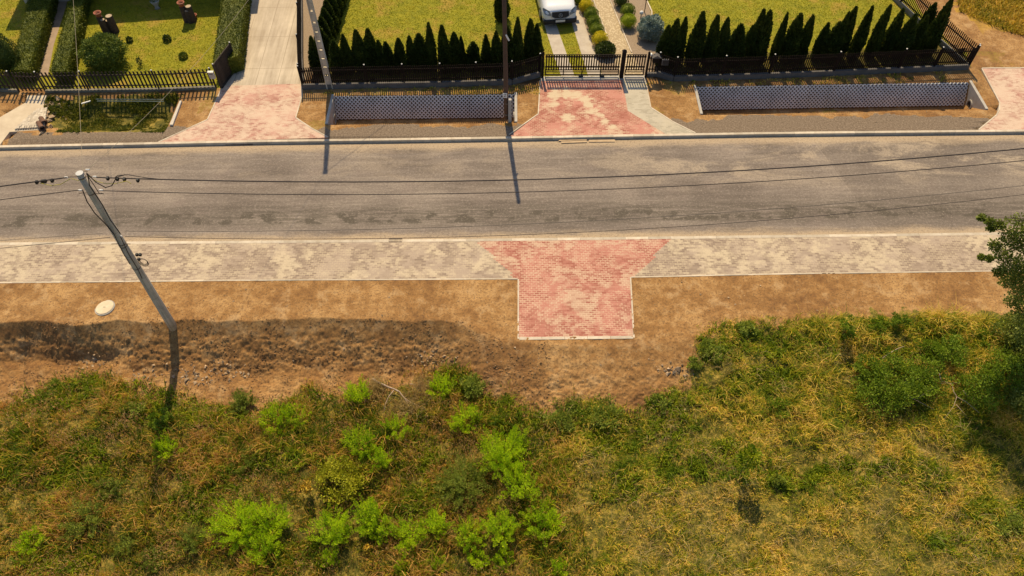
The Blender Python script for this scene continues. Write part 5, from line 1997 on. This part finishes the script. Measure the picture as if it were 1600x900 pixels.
# herb plants with leafy plume stems
def herb_mesh(seed, R, Hh, stems, per=34, ls=.11):
    """a clump of upright stems, each a soft plume of many short leaves"""
    r = np.random.default_rng(seed)
    Ps, Ds, Ss = [], [], []
    st_ = []
    for s in range(stems):
        a = r.random() * 6.28
        q = math.sqrt(r.random())
        bx, by = .5 * R * q * math.cos(a), .5 * R * q * math.sin(a)
        k_ = r.uniform(.8, 1.25)
        tx_, ty_ = R * k_ * q * math.cos(a), R * k_ * q * math.sin(a)
        hh_ = Hh * (1 - .35 * q * q) * r.uniform(.5, 1.12)
        t_ = 1 - .62 * r.random(per) ** 1.25
        aa = r.random(per) * 6.28
        rad = .042 * np.sin((1 - t_) / .62 * 2.2 + .25) * (.4 + .6 * r.random(per)) * (1 + R)
        x_ = bx + (tx_ - bx) * t_ ** 1.4 + rad * np.cos(aa)
        y_ = by + (ty_ - by) * t_ ** 1.4 + rad * np.sin(aa)
        Ps.append(np.stack([x_, y_, hh_ * t_ - .02], 1))
        up_ = .35 + 1.6 * t_ ** 3
        Ds.append(np.stack([np.cos(aa), np.sin(aa), up_], 1) + r.normal(size=(per, 3)) * .25)
        Ss.append(ls * (1.15 - .5 * t_) * r.uniform(.7, 1.2, per))
        st_.append([(bx, by, 0), ((bx + tx_) / 2, (by + ty_) / 2, hh_ * .55), (tx_, ty_, hh_ * .95)])
    V_, F_ = leaf_quads(np.concatenate(Ps), np.concatenate(Ss), np.concatenate(Ds), .42, seed)
    return V_, F_, st_


def leafy_mesh(seed, R, Hh, n, ls):
    """branchy young shrub: leaf clusters round several centres"""
    r = np.random.default_rng(seed)
    Ps, Ds = [], []
    st_ = []
    for c in range(max(6, n // 45)):
        a = r.random() * 6.28
        q = math.sqrt(r.random())
        ctr = np.array([R * q * math.cos(a), R * q * math.sin(a), Hh * (.35 + .6 * r.random() * (1 - .4 * q))])
        d = sph(r, 70)
        Ps.append(ctr + d * np.array([.22, .22, .16]) * R * 1.4 * r.random((70, 1)) ** .5)
        Ds.append(d + np.array([0, 0, .4]))
        st_.append([(0, 0, 0), tuple(ctr * np.array([.5, .5, .6])), tuple(ctr)])
    P = np.concatenate(Ps)
    V_, F_ = leaf_quads(P, ls * r.uniform(.6, 1.2, len(P)), np.concatenate(Ds), .6, seed)
    return V_, F_, st_


def herb(name, px, py, wpx, hgt, mat, label, seed, cat='plant', group=None, leafy=False, dens=1.0):
    x, y, z = gph(px, py)
    for _ in range(3):
        x, y = gp(px, py, z + hgt * .6)
        z = hz(x, y)
    R = wpx / zscale(x, y, z) / 2
    if group == GR:
        hgt *= 1.3
        R *= 1.2
    t = thing(name, label, cat, (x, y, z - .03), 0, group)
    if leafy:
        V_, F_, st_ = leafy_mesh(seed, R * .85, hgt, int(900 * dens * max(.4, R / .5)), .085)
    else:
        V_, F_, st_ = herb_mesh(seed, R * 1.02, hgt, int(dens * (7 + 25 * R * R / .25)), 85, .08)
    np_mesh('foliage', V_, F_, mat, t)
    mb = MB()
    for p in st_[:60]:
        mb.tube(p, [.008, .006, .003], 4, False)
    mb.build('stems', M['stem'], t)
    return t


GR = 'bright goldenrod clumps in the weeds'
herbs = [(727, 652, 46, .9, 'lone bright goldenrod clump below the bare soil, left of the red crossing'),
         (618, 668, 40, .8, 'small goldenrod clump just below the straw and the fallen branch'),
         (560, 612, 40, 1.0, 'tall narrow goldenrod clump at the left end of the fallen branch'),
         (463, 652, 46, .8, 'goldenrod clump right part of the pair near the left foot of the bank'),
         (428, 656, 46, .7, 'goldenrod clump left part of the pair near the left foot of the bank'),
         (258, 700, 42, .7, 'single goldenrod clump in the brown weeds left of centre, far from the others'),
         (562, 690, 50, 1.0, 'tall goldenrod clump behind the yellow leaved young shrub'),
         (590, 716, 40, .8, 'goldenrod clump touching the right of the yellow leaved young shrub'),
         (368, 815, 76, 1.0, 'largest goldenrod clump at lower left, rear part of its group'),
         (418, 815, 60, .95, 'goldenrod clump on the right flank of the largest lower left clump'),
         (410, 858, 56, .9, 'goldenrod clump in front of the largest lower left clump'),
         (516, 826, 62, .95, 'goldenrod clump left of the tall pair in the lower middle'),
         (574, 806, 50, 1.1, 'tallest goldenrod clump in the lower middle row'),
         (592, 824, 46, .9, 'goldenrod clump just in front of the tallest one in the lower middle'),
         (638, 834, 54, .8, 'goldenrod clump in the lower middle between its taller neighbours'),
         (680, 818, 44, .9, 'pointed goldenrod clump in the lower middle, right of the low one'),
         (735, 836, 46, .8, 'darker goldenrod clump at the lower right end of the middle row'),
         (780, 822, 56, .95, 'goldenrod clump below the largest dense goldenrod stand'),
         (848, 812, 60, .8, 'sprawling goldenrod clump at the right end above brown stalks'),
         (786, 705, 78, 1.2, 'largest dense goldenrod stand, its upper part beside the fuzzy grey green weed'),
         (812, 755, 56, 1.1, 'largest dense goldenrod stand, its lower dark green part'),
         (128, 808, 66, .7, 'dull goldenrod clump at far lower left'),
         (50, 843, 42, .6, 'small bright goldenrod sprig nearest the lower left corner'),
         (195, 846, 36, .55, 'small yellow green sprig right of the dull lower left clump'),
         (240, 872, 34, .5, 'low yellow green sprig near the bottom edge at left'),
         (516, 872, 24, .5, 'narrow goldenrod sprig at the bottom, below the left of the middle row'),
         (630, 884, 30, .4, 'tiny goldenrod sprig at the bottom edge, under the middle row'),
         (746, 872, 30, .5, 'small goldenrod sprig at the bottom, left of a greener one'),
         (787, 874, 34, .5, 'small green sprig at the bottom below the dense stand'),
         (872, 888, 30, .4, 'last small green sprig at the bottom, right of the stand'),
         (684, 880, 36, .45, 'low bright sprig at the bottom between two small sprigs'),
         (300, 842, 44, .6, 'dark green weed clump left of the largest lower left clump'),
         (378, 628, 40, .6, 'green weed tuft at the edge of the bare bank, left of the goldenrod pair'),
         (690, 603, 40, .75, 'vivid yellow green clump right of the straw below the bank'),
         (380, 716, 44, .5, 'pale green weed clump right of the single far clump')]
dull = {21, 23, 24, 31, 32, 34}
for i, (px, py, wp, hh_, lb) in enumerate(herbs):
    herb('goldenrod_clump', px, py, wp, hh_, M['gold_dull'] if i in dull else M['gold'], lb, 500 + i, 'plant', GR)
herb('weed_clump', 722, 750, 92, .9, M['gold_dull'], 'large fuzzy grey green weed left of the dense goldenrod stand', 601, 'plant', None, dens=1.2)
herb('weed_clump', 165, 762, 62, .6, M['gold_dull'], 'fuzzy grey green weed at left, above the dull lower left clump', 602, 'plant', None, dens=.9)
herb('young_shrub', 532, 745, 76, .9, M['gold_leafy'], 'yellow leaved young shrub in the middle of the weeds', 603, 'shrub', None, True, 1.5)
herb('flowering_weed', 480, 762, 20, .9, M['flower_yellow'], 'slim yellow flowering weed left of the yellow leaved shrub', 604, 'plant', None, True, .25)
herb('flowering_weed', 575, 858, 12, .6, M['flower_yellow'], 'tiny yellow flower below the middle goldenrod row', 605, 'plant', None, True, .2)

# dark green leafy scrub
scr = [(1328, 508, 32, 1.5, 'slender sapling at the upper edge of the right meadow'),
       (1408, 500, 30, 1.0, 'small dark green sapling at the meadow edge right of the slender one'),
       (1375, 508, 34, .35, 'low dark green weed patch between two saplings at the meadow edge'),
       (1358, 573, 42, .9, 'small round dark shrub standing alone in the right scrub'),
       (1408, 588, 90, 1.2, 'bright leafy shrub, upper left one of the right scrub'),
       (1375, 612, 80, 1.2, 'dark leafy shrub, lower left one of the right scrub'),
       (1450, 588, 76, 1.1, 'leafy shrub in the middle of the right scrub'),
       (1483, 545, 64, 1.3, 'taller dark shrub with a pale top in the right scrub'),
       (1455, 545, 34, .7, 'small dark shrub left of the taller pale topped one'),
       (1545, 528, 36, .5, 'small green weed clump near the tree at the upper right of the scrub'),
       (1580, 575, 80, 1.3, 'bright green shrub in front of the dark shade at the right edge'),
       (1535, 602, 80, 1.1, 'straggly shrub at the right, left of the dark shade'),
       (1171, 714, 30, 1.7, 'thin yellow green sapling alone in the right meadow'),
       (1112, 545, 44, .32, 'dark weed clump at the left tip of the upper grass patch'),
       (1168, 512, 34, .42, 'upright green weed at the top of the upper grass patch'),
       (1085, 565, 30, .22, 'dark low weed at the left edge of the upper grass patch'),
       (1215, 795 - 160, 40, .4, 'green tuft in the dry patch of the right meadow'),
       (1218, 752, 24, .4, 'small green tuft in the middle of the right meadow'),
       (880, 646, 60, .25, 'green weed mat at the lower edge of the soil, left of centre right'),
       (945, 642, 60, .28, 'green weed mat at the lower edge of the soil below the red crossing'),
       (1030, 628, 34, .28, 'green weed tuft at the lower right edge of the soil'),
       (1455, 745, 44, .3, 'bright green low weed in the lower right meadow'),
       (1575, 815, 50, .3, 'green low weed near the lower right corner'),
       (205, 640, 36, .5, 'dark green weed below the bank left of the pole shadow'),
       (250, 655, 36, .6, 'dark green weed at the tip of the pole shadow'),
       (80, 606, 40, .35, 'green weed at the left end of the bank'),
       (740, 760 - 160, 44, .45, 'grey green grass tuft at the right end of the bank')]
for i, (px, py, wp, hh_, lb) in enumerate(scr):
    if i == 12:      # sapling: a bare stem with its leaves near the top
        x, y, z = gph(px, py)
        for _ in range(3):
            x, y = gp(px, py, z + 1.45)
            z = hz(x, y)
        t = thing('sapling', lb, 'sapling', (x, y, z))
        Va, Fa = blob_mesh(931, .30, .26, .34, 520, .12, 1.4, .3, .75, 0)
        Vb, Fb = blob_mesh(932, .16, .16, .30, 160, .09, .85, .2, .3, 0)
        V_, F_ = join([(Va, Fa), (Vb, Fb)])
        np_mesh('crown', V_, F_, M['weed_green'], t)
        MB().tube([(0, 0, -.1), (.03, 0, .8), (0, .02, 1.55)], [.018, .013, .006], 6).build('trunk', M['stem'], t)
        continue
    mt = M['gold_leafy'] if i == 12 else (M['gold_dull'] if i in (13, 14, 15, 17, 18, 19, 20, 21, 22, 23, 25, 26) else M['shrub'])
    herb('scrub_plant', px, py, wp, hh_, mt, lb, 700 + i, 'shrub', 'green scrub plants', True, 1.2 if wp > 40 else .8)

# tree at the right edge
x, y = gp(1655, 600, -.6)
T = Vector((19.8, 15.8, hz(19.8, 15.8)))
tree = thing('broadleaf_tree', 'green broadleaf tree reaching in from the right edge of the photo', 'tree', T)
r = np.random.default_rng(900)
tips = []
# crown lobes given by where they show, in the depth range of the crown
lobes = []
def lobe(px, py, Y, R):
    X, Z = at_Y(px, py, Y)
    lobes.append((np.array([X - T.x, Y - T.y, Z - T.z]), R))
for px, py, Y, R in ((1590, 352, 17.4, .42), (1578, 372, 17.2, .35), (1600, 385, 17.0, .5), (1562, 352, 17.5, .16), (1547, 347, 17.5, .14), (1534, 340, 17.5, .12),
                     (1549, 356, 17.5, .12), (1555, 383, 17.3, .22), (1568, 398, 17.2, .30), (1533, 402, 17.4, .10), (1546, 404, 17.3, .12), (1580, 415, 16.9, .42), (1562, 425, 16.9, .22),
                     (1590, 432, 16.8, .45), (1610, 420, 16.7, .6), (1597, 455, 16.6, .38), (1582, 470, 16.6, .28), (1600, 480, 16.5, .35), (1620, 380, 16.9, .6), (1640, 430, 16.3, .6),
                     (1640, 360, 16.8, .7), (1655, 400, 16.2, .5), (1625, 345, 17.3, .45), (1650, 480, 15.8, .6), (1575, 440, 16.9, .3)):
    lobe(px, py, Y, R)
for px, py, Y, R in ((1605, 500, 16.2, .45), (1600, 525, 16.0, .4), (1618, 550, 15.8, .5), (1625, 520, 15.8, .4), (1608, 440, 16.5, .6)):
    lobe(px, py, Y, R)
parts = []
for c, R in lobes:
    n_ = int(260 + 1500 * R * R)
    d = sph(r, n_)
    k_ = r.random((n_, 1)) ** .45
    cl = 1 + .35 * np.sin(d[:, :1] * 7 + c[0] * 9) * np.sin(d[:, 1:2] * 8) * np.sin(d[:, 2:] * 6)
    P = c + d * R * k_ * cl * np.array([1, 1, .8])
    D = d + r.normal(size=(n_, 3)) * .8 + np.array([0, 0, .2])
    parts.append(leaf_quads(P, .085 * r.uniform(.6, 1.25, n_), D, .75, int(R * 1000)))
V_, F_ = join(parts)
np_mesh('crown', V_, F_, M['tree'], tree)
mb = MB()
fork = Vector((.05, .0, 1.9))
mb.tube([(0, 0, -.2), (.05, .02, 1.0), fork, fork + Vector((.05, .1, 1.2)), fork + Vector((.1, .2, 2.2))], [.15, .12, .1, .07, .04], 10)
mb.build('trunk', M['bark'], tree, True)
mb = MB()
big_ = [Vector(c) for c, R in lobes if R >= .45]
for c, R in lobes:
    c = Vector(c)
    if R >= .6:
        s_ = fork
    else:
        near_ = sorted(big_, key=lambda q_: (q_ - c).length)
        s_ = near_[1 if R >= .45 else 0]
    mb.tube([s_, s_.lerp(c, .5) + Vector((0, 0, .06)), c], [.03 if R >= .6 else .016, .012, .005], 6)
mb.build('limb', M['bark'], tree)

# shady undergrowth bush right edge (dark brown green mass)
for i, (px, py, wp, hh_, lb) in enumerate(((1590, 510, 60, 1.4, 'brownish green bush under the tree at the right edge'), (1598, 545, 50, 1.3, 'dark bush in the tree shade at the right edge'),
                                         (1610, 620, 80, 1.2, 'dark bush in the lower tree shade at the right edge'))):
    herb('shade_bush', px, py, wp, hh_, M['tree'], lb, 800 + i, 'bush', 'bushes under the tree', True, 1.6)


# fallen branches
def branch(pix, r0, label, z0=.12, seed=0, twigs=(), zh=None):
    base = gph(*pix[0])
    t = thing('fallen_branch', label, 'branch', base)
    pts = []
    for i, (px, py) in enumerate(pix):
        x, y, z = gph(px, py)
        x, y = gp(px, py, z + z0)
        pts.append(Vector((x, y, z + z0)) - Vector(base))
    MB().tube(pts, [r0 * (1 - .75 * i / (len(pts) - 1)) for i in range(len(pts))], 7).build('main_limb', M['branch'], t, True)
    for tw in twigs:
        pts = []
        for (px, py) in tw:
            x, y, z = gph(px, py)
            x, y = gp(px, py, z + z0)
            pts.append(Vector((x, y, z + z0)) - Vector(base))
        MB().tube(pts, [r0 * .45 * (1 - .7 * i / (len(pts) - 1)) for i in range(len(pts))], 6).build('twig', M['branch'], t, True)
    return t


branch([(583, 592), (592, 598), (601, 602), (607, 605), (616, 608), (624, 612), (630, 620), (640, 628), (655, 635), (664, 640)], .05,
       'pale bare branch lying across the foot of the bank', .25, twigs=(((616, 609), (607, 620), (602, 632), (599, 650)), ((640, 600), (655, 601), (662, 600)), ((632, 622), (638, 632), (644, 648))))
branch([(1379, 560), (1390, 552), (1402, 545), (1413, 541)], .03, 'thin grey stick lying in the right scrub above the shrubs', .25)
branch([(1468, 583), (1470, 595), (1487, 600), (1490, 612), (1495, 620), (1510, 628), (1530, 645)], .022, 'bare forked twig hanging over the hollow in the right scrub', .7,
       twigs=(((1470, 599), (1500, 598)), ((1495, 620), (1490, 635), (1475, 655)), ((1466, 603), (1448, 612), (1435, 622)), ((1494, 632), (1510, 650)), ((1505, 610), (1512, 620))))
branch([(1395, 605), (1425, 622), (1460, 640)], .015, 'thin dark twig in the shade of the right scrub', .4)

# rubble
def rubble(name, spots, n, label, seed, smin=.02, smax=.07):
    r = np.random.default_rng(seed)
    mb = MB()
    for _ in range(n):
        px, py, sx, sy = spots[r.integers(len(spots))]
        qx, qy = px + r.normal() * sx, py + r.normal() * sy
        x, y, z = gph(qx, qy)
        s = r.uniform(smin, smax) * (1 + 1.0 * (r.random() < .08))
        pts = []
        d = [(1, 0, 0), (-1, 0, 0), (0, 1, 0), (0, -1, 0), (0, 0, 1), (0, 0, -1)]
        for a_ in d:
            v = Vector(a_) * s * r.uniform(.6, 1.1)
            v += Vector(r.normal(size=3) * s * .25)
            pts.append((x + v.x, y + v.y, z + s * .3 + v.z * .7))
        mb.add(pts, [(0, 2, 4), (2, 1, 4), (1, 3, 4), (3, 0, 4), (2, 0, 5), (1, 2, 5), (3, 1, 5), (0, 3, 5)])
    o = mb.build(name, M['stone'])
    return tag(o, label, 'rubble', None, 'stuff')


rubble('rubble', [(330, 590, 25, 10), (355, 580, 20, 8), (300, 588, 20, 10), (140, 562, 18, 8), (220, 590, 30, 8), (1055, 580, 12, 6), (670, 562, 20, 6), (1040, 640, 14, 6)], 320,
       'stones and clods at the foot of the bank', 5, .02, .07)
rubble('rubble', [(90, 170, 14, 6), (80, 180, 10, 5), (85, 162, 12, 4), (72, 190, 6, 8)], 130, 'rubble and broken clods beside the pale cobbles at left', 6, .03, .11)
rubble('pebbles', [(400, 470, 300, 22), (1200, 470, 200, 22), (900, 570, 120, 22), (600, 540, 200, 25), (1300, 150, 120, 30)], 900, 'scattered pebbles on the bare soil', 7, .008, .028)
# rows of cobbles beside the left footpath
cb = MB()
r = np.random.default_rng(9)
P4 = G([(60, 172), (74, 170), (70, 200), (22, 203)])
for i in range(9):
    for j in range(12):
        u, v = (i + .5) / 9, (j + .5) / 12
        a_ = Vector(P4[0]).lerp(Vector(P4[1]), v)
        b_ = Vector(P4[3]).lerp(Vector(P4[2]), v)
        p = a_.lerp(b_, u)
        cb.obox((p.x, p.y, .045 + r.normal() * .006), (1, .15, 0), (-.15, 1, 0), (0, 0, 1), .05, .09, .04)
tag(cb.build('cobbles', M['kerb']), kind='structure')


def clods(n, seed):
    """crumbled lumps of the dug soil, of the same soil material"""
    r = np.random.default_rng(seed)
    X = r.uniform(-20, 1.5, n * 3)
    Y = r.uniform(14.3, 18.0, n * 3)
    e_ = bank_edge(X)
    ok_ = (Y < e_ + .1) & (Y > EDGE_GRASS(X) - .2) & (fbm(X, Y, .6, 3, 500) > .47)
    X, Y = X[ok_][:n], Y[ok_][:n]
    Z = height(X, Y)
    s_ = .008 + .028 * r.random(len(X)) ** 3
    base = np.array([(1, 0, 0), (-1, 0, 0), (0, 1, 0), (0, -1, 0), (0, 0, 1), (0, 0, -1)], float)
    V_ = base[None] * s_[:, None, None] * r.uniform(.6, 1.2, (len(X), 6, 1)) + r.normal(size=(len(X), 6, 3)) * s_[:, None, None] * .25
    V_ = V_ * np.array([1.2, 1, .8]) + np.stack([X, Y, Z + s_ * .3], 1)[:, None]
    T_ = np.array([(0, 2, 4), (2, 1, 4), (1, 3, 4), (3, 0, 4), (2, 0, 5), (1, 2, 5), (3, 1, 5), (0, 3, 5)])
    F_ = (np.arange(len(X))[:, None, None] * 6 + T_[None]).reshape(-1, 3)
    m_ = simple('soil_clods', (.30, .175, .08), (.2, .115, .05), 3, .95, .2, island=.8)
    tag(np_mesh('soil_clods', V_.reshape(-1, 3), F_, m_), 'crumbled clods of soil on the dug bank', 'soil clods', None, 'stuff')


clods(9000, 41)
